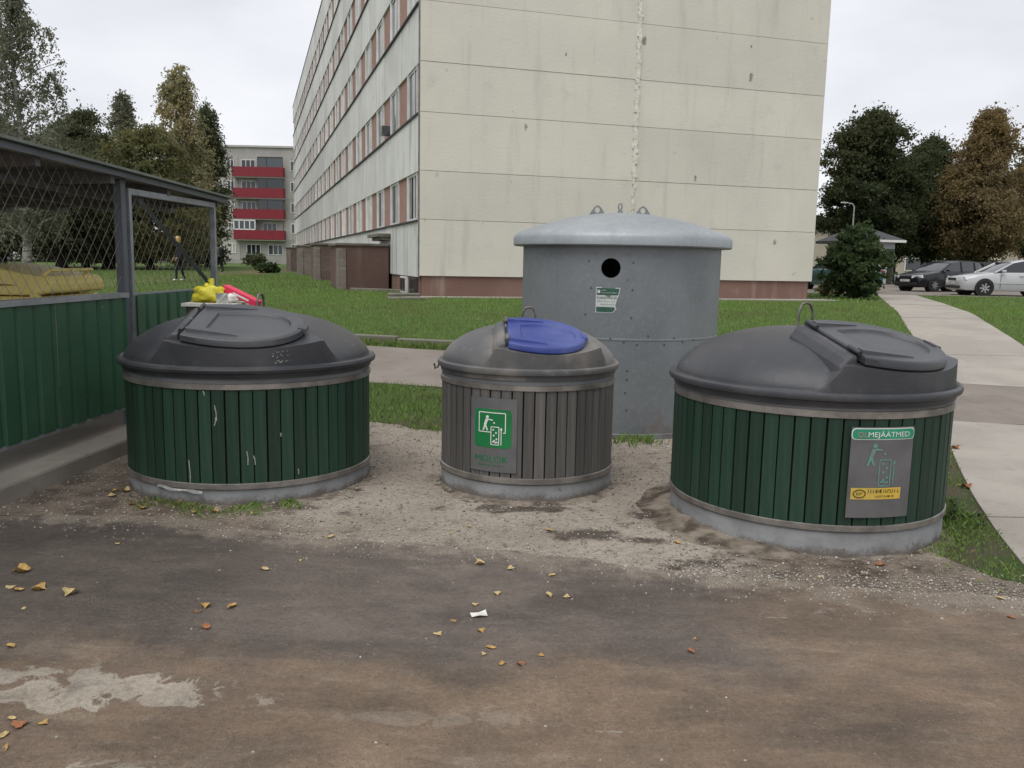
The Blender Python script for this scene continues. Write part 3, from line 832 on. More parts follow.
tree('broadleaf_tree', 'broad dark tree low at the left edge behind the mesh', 2, 56, 120, 125, 0.12, L_dark, M_bark, 246, 154, 0.63, 0.1, 0.5, 0, 0.0, GL)
tree('broadleaf_tree', 'dark tree seen through the gate behind the walking person', 108, 58, 150, 85, 0.16, L_dark, M_bark, 217, 154, 0.585, 0.095, 0.5, 0, 0.0, GL, trunk_r=.35)
tree('broadleaf_tree', 'dark green tree low behind the gate, beside the red balcony house', 190, 74, 160, 74, 0.06, L_mid, M_bark, 188, 154, 0.63, 0.111, 0.5, 0, 0.0, GL)
tree('maple_tree', 'large dark green maple next to the cream end wall', 866, 58, 116, 96, 0.22, L_maple, M_bark, 377, 231, 0.54, 0.095, 0.0, 0, 0.0, GR, trunk_r=0.33)
tree('maple_tree', 'dark tree between the large maple and the rusty brown tree', 924, 64, 144, 76, 0.22, L_maple, M_bark, 290, 198, 0.585, 0.1, 0.0, 0, 0.0, GR, trunk_r=0.33)
tree('birch_tree', 'rusty brown pointed autumn tree on the right', 978, 60, 112, 124, 0.2, L_orange, M_bark, 377, 209, 0.54, 0.089, 0.7, 1, 0.0, GR, trunk_r=0.3)
tree('maple_tree', 'dark tree cut by the right picture edge', 1046, 66, 138, 95, 0.2, L_dark, M_bark, 275, 165, 0.63, 0.1, 0.0, 0, 0.0, GR, trunk_r=0.33)
tree('maple_tree', 'dark low tree behind the rusty brown tree', 950, 72, 180, 100, 0.26, L_maple, M_bark, 232, 165, 0.675, 0.111, 0.0, 0, 0.0, GR, trunk_r=.3)
tree('maple_tree', 'dark tree behind the large maple, its trunk left of the black car', 892, 62, 165, 80, 0.28, L_maple, M_bark, 217, 165, 0.63, 0.1, 0.0, 0, 0.0, GR, trunk_r=.3)
# far wood on the left horizon: nobody could count it
cs = []
for i in range(420):
    cs.append((rng.uniform(-105, -50), rng.uniform(108, 122), 0.6 + rng.random() ** 0.8 * 7.5))
for i in range(260):
    cs.append((rng.uniform(-58, -41), rng.uniform(84, 90), 0.6 + rng.random() ** 0.8 * 3.2))
for i in range(420):
    cs.append((rng.uniform(40, 110), rng.uniform(112, 125), 0.6 + rng.random() ** 0.8 * 8.0))
V, Fq = leaves(np.array(cs), 45, 0.95, 0.30)
struct(place('far_wood', arr_mesh('far_wood', V, Fq, L_dark)), 'stuff', 'distant dark wood along the horizon')
# bushes
def bush(label, px, py, wpx, hpx, leafm, ncl=110, per=80, size=0.07, sp_=0.22, name='bush'):
    p = gp(px, py); W = wpx * p[1] / 870 / 2; H = hpx * p[1] / 870
    t = empty(name, (p[0], p[1], p[2])); tag(t, label, 'bush')
    cs = []
    while len(cs) < ncl:
        v = rng.normal(size=3); v /= np.linalg.norm(v); r_ = rng.random() ** 0.4
        u = 0.5 + 0.5 * v[2] * r_
        wr = 0.72 + 0.28 * math.sin(math.pi * min(1, u + 0.25))
        lob = 1 + 0.16 * math.sin(4 * math.atan2(v[1], v[0]) + 5 * u)
        cs.append((v[0] * r_ * W * wr * lob, v[1] * r_ * W * lob, max(0.1, u * H * 0.98)))
    V, Fq = leaves(np.array(cs), per, sp_, size)
    place('foliage', arr_mesh('foliage', V, Fq, leafm), t)
    st = MB()
    for i in range(0, ncl, 5):
        c = cs[i]; st.tube([(c[0] * 0.1, c[1] * 0.1, -0.05), (c[0] * 0.5, c[1] * 0.5, c[2] * 0.6), c], [0.03, 0.02, 0.006], 5, cap=False)
    st.build('stem', M_bark, t, smooth=60, fix=False)
    return t
bush('large dark green bush in front of the small house by the path', 853, 299, 64, 74, L_bush, 200, 95, 0.06, 0.17)
bush('small dry shrub at the foot of the large bush, by the cream wall', 826, 296, 18, 17, L_gold, 40, 50, 0.045, 0.12)
bush('low green shrub on the lawn near the far porch', 268, 273, 26, 11, L_bush, 60, 60, 0.06, 0.16)
bush('dark shrub before the red balcony house', 256, 266, 26, 12, L_dark, 60, 60, 0.09, 0.3)

# street lamp
p = at_y(850, 262, 47)
lp = empty('street_lamp', (p[0], 47, 0.6)); tag(lp, 'thin grey street lamp standing in front of the dark maple', 'street lamp')
M_lamp = basic('lamp_grey', (0.42, 0.42, 0.41), rough=0.5)
MB().tube([(0, 0, 0), (0, 0, 4.3), (-0.1, 0, 4.45), (-0.4, 0, 4.5)], [0.05, 0.036, 0.03, 0.028], 8).build('pole', M_lamp, lp, smooth=50)
MB().box((-0.55, 0, 4.5), (0.4, 0.14, 0.08)).build('lamp_head', M_lamp, lp, bevel=0.03)

# ---------------------------------------------------------------- cars
M_tyre = basic('tyre', (0.02, 0.02, 0.02), rough=0.9)
M_rim = basic('alloy', (0.55, 0.55, 0.56), rough=0.35, metallic=0.6)
M_hub = basic('grey_hub', (0.30, 0.30, 0.31), rough=0.4, metallic=0.4)
M_headl = basic('headlight', (0.75, 0.76, 0.76), (0.55, 0.56, 0.57), 6, 0.15)
M_trim = basic('black_trim', (0.025, 0.025, 0.027), rough=0.6)
M_num = basic('number_plate', (0.6, 0.6, 0.58), rough=0.5)
M_taill = basic('taillight', (0.30, 0.02, 0.02), rough=0.2)
def paint(name, c, coat=0.6):
    k = Mat(name, 0.28, spec=0.5); k.color(k.mix(k.noise(2, 4).step(0.4, 0.7) * 0.3, c, tuple(q * 0.8 + 0.01 for q in c)))
    k.b.inputs['Coat Weight'].default_value = coat; return k.m
M_cglass = mat_glass('car_glass', (0.03, 0.036, 0.04), 0.05)
def car(label, x, y, z, heading, pm_, wagon=True, rimm=M_hub, group='parked cars on the right'):
    """nose towards local +x, length about 4.5 m"""
    r = empty('parked_car', (x, y, z), heading); tag(r, label, 'car', group)
    # lower body stations: x, half width, top, bottom
    st = [(2.28, 0.55, 0.60, 0.30), (2.22, 0.70, 0.70, 0.22), (2.05, 0.80, 0.76, 0.19), (1.6, 0.855, 0.84, 0.19), (1.0, 0.87, 0.93, 0.19), (0.5, 0.875, 0.965, 0.19), (-0.5, 0.875, 0.975, 0.19), (-1.4, 0.87, 0.985, 0.19), (-1.95, 0.83, 0.98 if wagon else 1.0, 0.22), (-2.2, 0.76, 0.94 if wagon else 0.97, 0.30), (-2.28, 0.66, 0.82, 0.36)]
    b = MB(); vs, fs = [], []
    for (sx, w, zt, zb) in st:
        sec = [(-0.55 * w, zb), (-0.93 * w, zb + 0.03), (-w * 0.985, zb + 0.16), (-w, (zt + zb) * 0.52), (-w * 0.975, zt - 0.10), (-w * 0.92, zt - 0.025), (-w * 0.80, zt), (0, zt + 0.03)]
        sec = sec + [(-a, c) for a, c in reversed(sec[:-1])]
        vs += [(sx, a, c) for a, c in sec]
    ns = 15
    for i in range(len(st) - 1):
        for k in range(ns): fs.append((i * ns + k, i * ns + (k + 1) % ns, (i + 1) * ns + (k + 1) % ns, (i + 1) * ns + k))
    fs += [tuple(range(ns)), tuple(reversed(range((len(st) - 1) * ns, len(st) * ns)))]
    b.add(vs, fs).build('body', pm_, r, smooth=42)
    # cabin
    if wagon: cbn = [(0.98, 0.80, 0.93, 0.93), (0.30, 0.69, 1.33, 0.96), (-0.3, 0.68, 1.43, 0.97), (-1.1, 0.665, 1.43, 0.98), (-1.75, 0.64, 1.385, 0.98), (-2.15, 0.66, 0.99, 0.97)]
    else: cbn = [(1.02, 0.80, 0.92, 0.92), (0.28, 0.69, 1.34, 0.96), (-0.25, 0.68, 1.45, 0.97), (-0.8, 0.67, 1.45, 0.98), (-1.35, 0.65, 1.36, 0.99), (-1.95, 0.70, 1.02, 1.0)]
    vs, fs = [], []
    for (sx, w, zt, zb) in cbn:
        wb_ = 0.80
        vs += [(sx, -wb_, zb - 0.02), (sx, -w, max(zt - 0.03, zb - 0.01)), (sx, -w * 0.8, zt), (sx, w * 0.8, zt), (sx, w, max(zt - 0.03, zb - 0.01)), (sx, wb_, zb - 0.02)]
    for i in range(len(cbn) - 1):
        for k in range(5): fs.append((i * 6 + k, i * 6 + k + 1, (i + 1) * 6 + k + 1, (i + 1) * 6 + k))
    MB().add(vs, fs).build('glasshouse', M_cglass, r, smooth=30)
    rf_ = MB(); vs, fs = [], []
    rl = cbn[1:-1]
    for (sx, w, zt, zb) in rl: vs += [(sx, -w * 1.01, zt - 0.035), (sx, -w * 0.8, zt + 0.012), (sx, w * 0.8, zt + 0.012), (sx, w * 1.01, zt - 0.035)]
    for i in range(len(rl) - 1):
        for k in range(3): fs.append((i * 4 + k, i * 4 + k + 1, (i + 1) * 4 + k + 1, (i + 1) * 4 + k))
    rf_.add(vs, fs).build('roof', pm_, r, smooth=40)
    pil = []
    for sg in (-1, 1):
        pil.append(((cbn[0][0], sg * 0.80, cbn[0][3]), (cbn[1][0], sg * 0.69, cbn[1][2] - 0.02), 0.035))
        for xx in ((-0.32, -1.2) if wagon else (-0.35, -1.25)):
            pil.append(((xx, sg * 0.815, 0.95), (xx - 0.02, sg * 0.685, 1.39 if xx > -1 else 1.36), 0.035))
        pil.append(((cbn[-1][0] + 0.02, sg * 0.79, cbn[-1][3]), (cbn[-2][0], sg * cbn[-2][1], cbn[-2][2] - 0.02), 0.06))
    for (pa, pb, pr_) in pil: MB().tube([pa, pb], pr_, 6).build('pillar', pm_, r, smooth=50)
    for (xx) in (1.38, -1.28):
        for sg in (-1, 1):
            MB().tube([(xx, sg * 0.60, 0.33), (xx, sg * 0.878, 0.33)], 0.37, 24).build('wheel_arch', M_trim, r, smooth=40)
            w = MB().lathe([(0.20, -0.09), (0.29, -0.095), (0.31, -0.06), (0.31, 0.06), (0.29, 0.095), (0.20, 0.09)], 24, closed=True).build('tyre', M_tyre, r, (xx, sg * 0.80, 0.31), smooth=40)
            w.rotation_euler = (math.pi / 2, 0, 0)
            rm = MB().lathe([(0.0, 0.075), (0.05, 0.08), (0.055, 0.06), (0.19, 0.06), (0.205, 0.09), (0.205, -0.09)], 20)
            for q in range(7):
                a_ = 2 * math.pi * q / 7
                rm.box((0.12 * math.cos(a_), 0.12 * math.sin(a_), 0.072), (0.15, 0.045, 0.02), a_)
            ro = rm.build('rim', rimm, w, smooth=35); ro.rotation_euler = (math.pi if sg > 0 else 0, 0, 0)
    for sg in (-1, 1):
        MB().add([(2.20, sg * 0.36, 0.60), (2.24, sg * 0.36, 0.72), (2.06, sg * 0.74, 0.76), (2.02, sg * 0.79, 0.63), (2.30, sg * 0.36, 0.60), (2.28, sg * 0.36, 0.71), (2.14, sg * 0.755, 0.755), (2.12, sg * 0.80, 0.63)],
                 [(0, 1, 2, 3), (4, 5, 6, 7), (0, 1, 5, 4), (1, 2, 6, 5), (2, 3, 7, 6), (3, 0, 4, 7)]).build('headlight', M_headl, r)
        MB().box((0.72, sg * 0.95, 0.99), (0.14, 0.16, 0.11)).build('mirror', pm_, r, bevel=0.03)
        MB().b2((-2.25, sg * 0.5, 0.72), (-2.12, sg * 0.77, 0.92)).build('tail_light', M_taill, r)
        MB().b2((-1.0, sg * 0.872, 0.50), (1.0, sg * 0.888, 0.56)).build('side_moulding', M_trim if wagon else pm_, r)
        for xx in (0.05, -0.85): MB().b2((xx, sg * 0.876, 0.80), (xx - 0.18, sg * 0.90, 0.83)).build('door_handle', pm_, r)
        for xx in (0.78, -0.28, -1.15): MB().b2((xx - 0.006, sg * 0.868, 0.30), (xx + 0.006, sg * 0.8795, 0.90)).build('door_gap', M_trim, r)
    MB().b2((2.22, -0.34, 0.60), (2.30, 0.34, 0.70)).build('grille', M_trim, r, bevel=0.01)
    MB().b2((2.18, -0.62, 0.28), (2.292, 0.62, 0.40)).build('air_intake', M_trim, r, bevel=0.02)
    MB().b2((2.285, -0.26, 0.44), (2.31, 0.26, 0.55)).build('number_plate', M_num, r)
    return r
P_black, P_silver, P_teal, P_white = paint('black_paint', (0.005, 0.005, 0.007), 0.15), paint('silver_paint', (0.46, 0.47, 0.48)), paint('teal_paint', (0.03, 0.12, 0.12)), paint('white_paint', (0.62, 0.62, 0.60))
def car_at(label, px, py, front_heading, pmm, wagon, rimm=M_hub, group='parked cars on the right', dx=1.38, side=1):
    p = gp(px, py); a_ = rad(front_heading)
    # (px,py) is the foot of the near front wheel
    ox = dx * math.cos(a_) - side * 0.80 * math.sin(a_); oy = dx * math.sin(a_) + side * 0.80 * math.cos(a_)
    return car(label, p[0] - ox, p[1] - oy, h(p[1]) + 0.006, a_, pmm, wagon, rimm, group)
car_at('black estate car with its nose towards the path', 933, 292, 203, P_black, True)
car_at('silver car cut by the right picture edge, in front of the black one', 983, 296, 178, P_silver, False, M_rim)
car_at('teal car half hidden behind the large bush and the cream wall', 806, 289, 100, P_teal, False)
car_at('white car under the trees seen through the shelter mesh', 40, 262, 30, P_white, False, group='cars parked under the left trees', side=-1)
car_at('dark car under the trees seen through the gate', 150, 263, 8, P_black, True, group='cars parked under the left trees', side=-1)
car_at('silver car under the trees behind the shelter post', 96, 262.5, 12, P_silver, False, group='cars parked under the left trees', side=-1)
car_at('black car parked before the red balcony house', 274, 263.5, 10, P_black, False, group='cars parked under the left trees', side=-1)

# ---------------------------------------------------------------- people on the lawn
M_jacket = basic('dark_jacket', (0.016, 0.018, 0.026), rough=0.8); M_skin = basic('skin', (0.50, 0.30, 0.22), rough=0.6)
M_trous = basic('black_trousers', (0.010, 0.010, 0.013), rough=0.8); M_shoe = basic('white_shoe', (0.72, 0.72, 0.70), rough=0.6)
M_hair = basic('blond_hair', (0.52, 0.35, 0.14), (0.42, 0.27, 0.10), 20, 0.6); M_green = basic('olive_jacket', (0.26, 0.26, 0.21), rough=0.85)
M_pack = basic('dark_backpack', (0.02, 0.02, 0.024), rough=0.8); M_brownhair = basic('brown_hair', (0.05, 0.035, 0.022), rough=0.7)
def person(label, x, y, z, heading, mats, hs_, hairm, stride=0.24, pack=False):
    """mats: skin, jacket, trousers, shoes. Faces local +x."""
    r = empty('person', (x, y, z), heading); tag(r, label, 'person')
    k = hs_ / 1.72
    J = {'pel': (0, 0, .93), 'waist': (0, 0, 1.08), 'chest': (.01, 0, 1.30), 'neck': (.02, 0, 1.46), 'head': (.035, 0, 1.56), 'crown': (.04, 0, 1.68)}
    R = {'pel': (.14, .13), 'waist': (.115, .14), 'chest': (.12, .165), 'neck': (.052, .055), 'head': (.092, .078), 'crown': (.07, .06)}
    E = [('pel', 'waist'), ('waist', 'chest'), ('chest', 'neck'), ('neck', 'head'), ('head', 'crown')]
    for s, sg in (('l', 1), ('r', -1)):
        st = stride * sg
        J[s + 'hip'] = (0, sg * .09, .88); J[s + 'knee'] = (st * .62 + .03, sg * .095, .50); J[s + 'ank'] = (st - (0.06 if sg < 0 else 0), sg * .095, .09 + (0.02 if sg < 0 else 0)); J[s + 'toe'] = (st + .15, sg * .11, .04)
        J[s + 'sho'] = (0, sg * .175, 1.40); J[s + 'elb'] = (-st * .35 - .02, sg * .225, 1.13); J[s + 'wri'] = (-st * .6 + .12, sg * .21, .93); J[s + 'han'] = (-st * .65 + .17, sg * .20, .86)
        R[s + 'hip'] = (.088, .088); R[s + 'knee'] = (.058, .058); R[s + 'ank'] = (.042, .042); R[s + 'toe'] = (.036, .042)
        R[s + 'sho'] = (.066, .066); R[s + 'elb'] = (.048, .048); R[s + 'wri'] = (.035, .035); R[s + 'han'] = (.022, .036)
        E += [('pel', s + 'hip'), (s + 'hip', s + 'knee'), (s + 'knee', s + 'ank'), (s + 'ank', s + 'toe'), ('chest', s + 'sho'), (s + 'sho', s + 'elb'), (s + 'elb', s + 'wri'), (s + 'wri', s + 'han')]
        for i, (dx, dy) in enumerate(((.03, .02), (.045, .008), (.045, -.006), (.035, -.02))):
            n_ = '%sf%d' % (s, i); b0 = J[s + 'han']; J[n_] = (b0[0] + dx, b0[1] + dy, b0[2] - .075 + .008 * abs(i - 1.5)); R[n_] = (.009, .009); E.append((s + 'han', n_))
        n_ = s + 'th'; b0 = J[s + 'wri']; J[n_] = (b0[0] + .06, b0[1] - sg * .02, b0[2] - .05); R[n_] = (.010, .010); E.append((s + 'wri', n_))
    names = list(J); idx = {n_: i for i, n_ in enumerate(names)}
    me = bpy.data.meshes.new('tmp'); me.from_pydata([tuple(q * k for q in J[n_]) for n_ in names], [(idx[a_], idx[b_]) for a_, b_ in E], [])
    o = bpy.data.objects.new('tmp', me); COL.objects.link(o)
    o.modifiers.new('skin', 'SKIN')
    for i, n_ in enumerate(names):
        sv = me.skin_vertices[0].data[i]; sv.radius = (R[n_][0] * k, R[n_][1] * k); sv.use_root = (n_ == 'pel')
    sb = o.modifiers.new('sub', 'SUBSURF'); sb.levels = 2; sb.render_levels = 2
    dg = bpy.context.evaluated_depsgraph_get(); bm2 = bpy.data.meshes.new_from_object(o.evaluated_get(dg))
    bpy.data.objects.remove(o); bm2.name = 'body'
    bm2.materials.clear()
    for m_ in mats: bm2.materials.append(m_)
    hands = [J[s + 'wri'][2] for s in 'lr']
    for p_ in bm2.polygons:
        c = p_.center / k; mi = 1
        if c.z > 1.475: mi = 0
        elif c.z < 0.10: mi = 3
        elif abs(c.y) > 0.17 and c.z < min(hands) + 0.0: mi = 0
        elif c.z < 0.93 and abs(c.y) < 0.19: mi = 2
        p_.material_index = mi; p_.use_smooth = True
    place('body', bm2, r)
    bmh = bmesh.new(); bmesh.ops.create_icosphere(bmh, subdivisions=3, radius=1)
    for v in bmh.verts:
        d = v.co.copy(); v.co = Vector((d.x * .112 + .022, d.y * .098, d.z * .125 + 1.625)) * k
        if d.x > 0.25 and d.z < 0.45: v.co.x = (0.06 + 0.02 * d.x) * k
        if d.x < 0 and d.z < -0.2: v.co.z -= .05 * k
    mh = bpy.data.meshes.new('hair'); bmh.to_mesh(mh); bmh.free(); mh.materials.append(hairm); mh.polygons.foreach_set('use_smooth', np.ones(len(mh.polygons), dtype=bool))
    place('hair', mh, r)
    fc = MB()
    for sg in (-1, 1):
        fc.box((.122 * k, sg * .032 * k, 1.60 * k), (.012 * k, .022 * k, .012 * k))
    fc.build('eyes', M_pack, r)
    MB().add([(.118 * k, -.014 * k, 1.565 * k), (.118 * k, .014 * k, 1.565 * k), (.148 * k, 0, 1.565 * k), (.122 * k, 0, 1.61 * k)], [(0, 1, 2), (0, 2, 3), (1, 3, 2), (0, 3, 1)]).build('nose', M_skin, r)
    MB().box((.118 * k, 0, 1.54 * k), (.012 * k, .045 * k, .010 * k)).build('mouth', basic('lips', (0.35, 0.13, 0.12), rough=.6), r)
    if pack: MB().box((-.22 * k, 0, 1.22 * k), (.2 * k, .3 * k, .42 * k)).build('backpack', M_pack, r, bevel=0.06, seg=3)
    return r
p = gp(180, 281.5)
person('blond person in dark jacket, black trousers and white shoes walking on the lawn', p[0], p[1], p[2], rad(195), [M_skin, M_jacket, M_trous, M_shoe], 1.66, M_hair, 0.12)
p = gp(221, 272.5)
person('person in olive jacket with dark backpack beside the far gate post', p[0] - 0.1, p[1], p[2], rad(150), [M_skin, M_green, M_trous, M_trous], 1.74, M_brownhair, 0.18, True)
# ---------------------------------------------------------------- the sunken waste bins
def mat_plastic(name, c, dust, amt, rough=0.42):
    k = Mat(name, rough, spec=0.45)
    n1 = k.noise(2.2, 6, 0.6); n2 = k.noise(9, 6, 0.7); n3 = k.noise(120, 3)
    x, y, z = k.xyz()
    col = k.mix(n1.step(0.38, 0.68) * amt, c, dust)
    col = k.mix(n2.step(0.56, 0.75) * amt * 0.7, col, dust)
    scr = k.noise(38, 3, 0.5, stretch=(1, 1, 0.12)).step(0.70, 0.74) * n1.step(0.5, 0.62)
    col = k.mix(scr * 0.5, col, (0.42, 0.42, 0.40))
    k.color(col); k.rough(n1 * 0.25 + n2 * 0.25 + (rough - 0.22)); k.bump(n3 * 0.4 + n2 * 0.15, 0.004); return k.m
def mat_slat(name, c1, c2):
    k = Mat(name, 0.6, spec=0.3)
    g_ = k.noise(30, 5, 0.6, stretch=(1, 1, 0.05)); n2 = k.noise(5, 6, 0.65)
    col = k.mix(g_.step(0.35, 0.65), c1, c2)
    col = k.mix(n2.step(0.55, 0.75) * 0.35, col, tuple(q * 0.55 + 0.01 for q in c1))
    chip = k.noise(26, 4, 0.6, stretch=(1, 1, 0.28)).step(0.73, 0.76)
    col = k.mix(chip * 0.55, col, (0.33, 0.34, 0.31))
    col = k.mix(k.noise(2.2, 6, 0.65).step(0.52, 0.72) * 0.35, col, tuple(q * 0.75 + 0.035 for q in c1))
    col = k.val(col, k.rand() * 0.5 + 0.75)
    k.color(col); k.bump(g_, 0.004); return k.m
M_lid = mat_plastic('lid_plastic', (0.030, 0.0315, 0.036), (0.080, 0.080, 0.082), 0.45, 0.40)
M_lid_dusty = mat_plastic('dusty_lid_plastic', (0.075, 0.076, 0.078), (0.225, 0.205, 0.180), 0.75, 0.5)
M_lid_worn = mat_plastic('worn_lid_plastic', (0.036, 0.038, 0.044), (0.088, 0.085, 0.085), 0.45, 0.40)
M_flap = mat_plastic('flap_plastic', (0.038, 0.040, 0.045), (0.10, 0.10, 0.102), 0.4, 0.38)
M_blue = mat_plastic('blue_plastic', (0.020, 0.038, 0.20), (0.13, 0.16, 0.34), 0.4)
M_green_slat = mat_slat('green_slat', (0.020, 0.051, 0.032), (0.015, 0.040, 0.025))
M_grey_slat = mat_slat('grey_slat', (0.118, 0.112, 0.104), (0.088, 0.084, 0.078))
M_band = basic('steel_band', (0.33, 0.305, 0.28), (0.20, 0.185, 0.17), 6, 0.42, 0.65, bump=0.002, bscale=60)
M_neck = basic('neck_grey', (0.145, 0.15, 0.155), (0.10, 0.104, 0.108), 3, 0.55)
def mat_base():
    k = Mat('bin_base', 0.7, spec=0.3)
    x, y, z = k.xyz()
    n = k.noise(6, 6, 0.65); n2 = k.noise(22, 5)
    col = k.mix(n.step(0.35, 0.65), (0.23, 0.235, 0.235), (0.175, 0.178, 0.178))
    mud = ((0.045 - z) + (k.noise(60, 5, 0.7) - 0.5) * 0.10 + (n - 0.5) * 0.12).step(-0.02, 0.03)
    spl = k.noise(17, 4, 0.6).step(0.66, 0.70)
    col = k.mix(mud.max(spl) * 0.75, col, (0.085, 0.068, 0.054))
    k.color(col); k.bump(n2, 0.005); return k.m
M_base = mat_base()
M_inner = basic('shadow_gap', (0.012, 0.014, 0.013), rough=0.9)
M_plate = basic('sign_plate', (0.17, 0.17, 0.172), (0.135, 0.135, 0.138), 5, 0.45, 0.4, bump=0.001, bscale=30)
M_print_green = basic('green_print', (0.010, 0.185, 0.052), (0.008, 0.15, 0.044), 6, 0.45)
M_print_teal = basic('teal_print', (0.030, 0.30, 0.17), (0.022, 0.24, 0.14), 6, 0.45)
M_print_white = basic('white_print', (0.76, 0.77, 0.74), (0.66, 0.68, 0.65), 8, 0.5)
M_print_red = basic('red_print', (0.56, 0.30, 0.27), rough=0.5)
M_print_yellow = basic('yellow_print', (0.62, 0.42, 0.06), (0.52, 0.38, 0.08), 9, 0.5)
M_print_olive = basic('olive_print', (0.10, 0.085, 0.02), rough=0.5)
M_wire = basic('loop_steel', (0.20, 0.19, 0.175), (0.12, 0.11, 0.10), 20, 0.5, 0.7)

def smax(a, b, k):
    hh = np.clip(0.5 + 0.5 * (a - b) / k, 0, 1)
    return b * (1 - hh) + a * hh + k * hh * (1 - hh)
PL = (-0.855, 0.112, 0.285, 0.27)
def plane_z(y): return min(PL[1] + PL[2] * (y - PL[0]), PL[3])
def lid_mesh(name, Rl, zs, mat):
    """dome with a raised sloping platform whose front (towards -y) drops straight to the rim"""
    s_ = Rl / 0.9
    nt, nr = 168, 56
    rb = 0.868
    rr = rb * (1 - (1 - np.linspace(0, 1, nr)) ** 1.5)
    th = np.linspace(0, 2 * np.pi, nt, endpoint=False)
    r, t = np.meshgrid(rr[1:], th, indexing='ij')
    x, y = r * np.cos(t), r * np.sin(t)
    dome = 0.305 * np.clip(1 - (r / rb) ** 2.3, 0, 1) ** 0.62
    w = 0.575 - 0.5 * np.maximum(0, y + 0.8)
    p = np.minimum(PL[1] + PL[2] * (y - PL[0]), PL[3])
    def ss(v, a, b):
        v = np.clip((v - a) / (b - a), 0, 1); return v * v * (3 - 2 * v)
    ov = np.maximum(0, np.abs(x) - w + 0.03)
    p = p - 1.1 * ov * np.minimum(1, ov / 0.06) - 1.1 * np.maximum(0, y + 0.36)
    z = smax(dome, p, 0.035)
    V = [(0, 0, 0.305 * zs)]
    nri = nr - 1
    for i in range(nri):
        for k in range(nt): V.append((x[i, k] * s_, y[i, k] * s_, z[i, k] * zs))
    Fs = [(0, 1 + k, 1 + (k + 1) % nt) for k in range(nt)]
    for i in range(nri - 1):
        a = 1 + i * nt
        for k in range(nt):
            k2 = (k + 1) % nt
            Fs.append((a + k, a + nt + k, a + nt + k2, a + k2))
    base = 1 + (nri - 1) * nt
    prof = [(0.872, -0.004), (0.893, 0.003), (0.911, -0.006), (0.917, -0.022), (0.911, -0.040), (0.896, -0.046), (0.885, -0.047), (0.880, -0.078), (0.862, -0.08)]
    off = base
    for (pr_, pz) in prof:
        o = len(V)
        for k in range(nt): V.append((pr_ * s_ * math.cos(th[k]), pr_ * s_ * math.sin(th[k]), pz))
        for k in range(nt):
            k2 = (k + 1) % nt
            Fs.append((off + k, o + k, o + k2, off + k2))
        off = o
    mb = MB(); mb.add(V, Fs)
    return mb.mesh(name, mat, smooth=38)
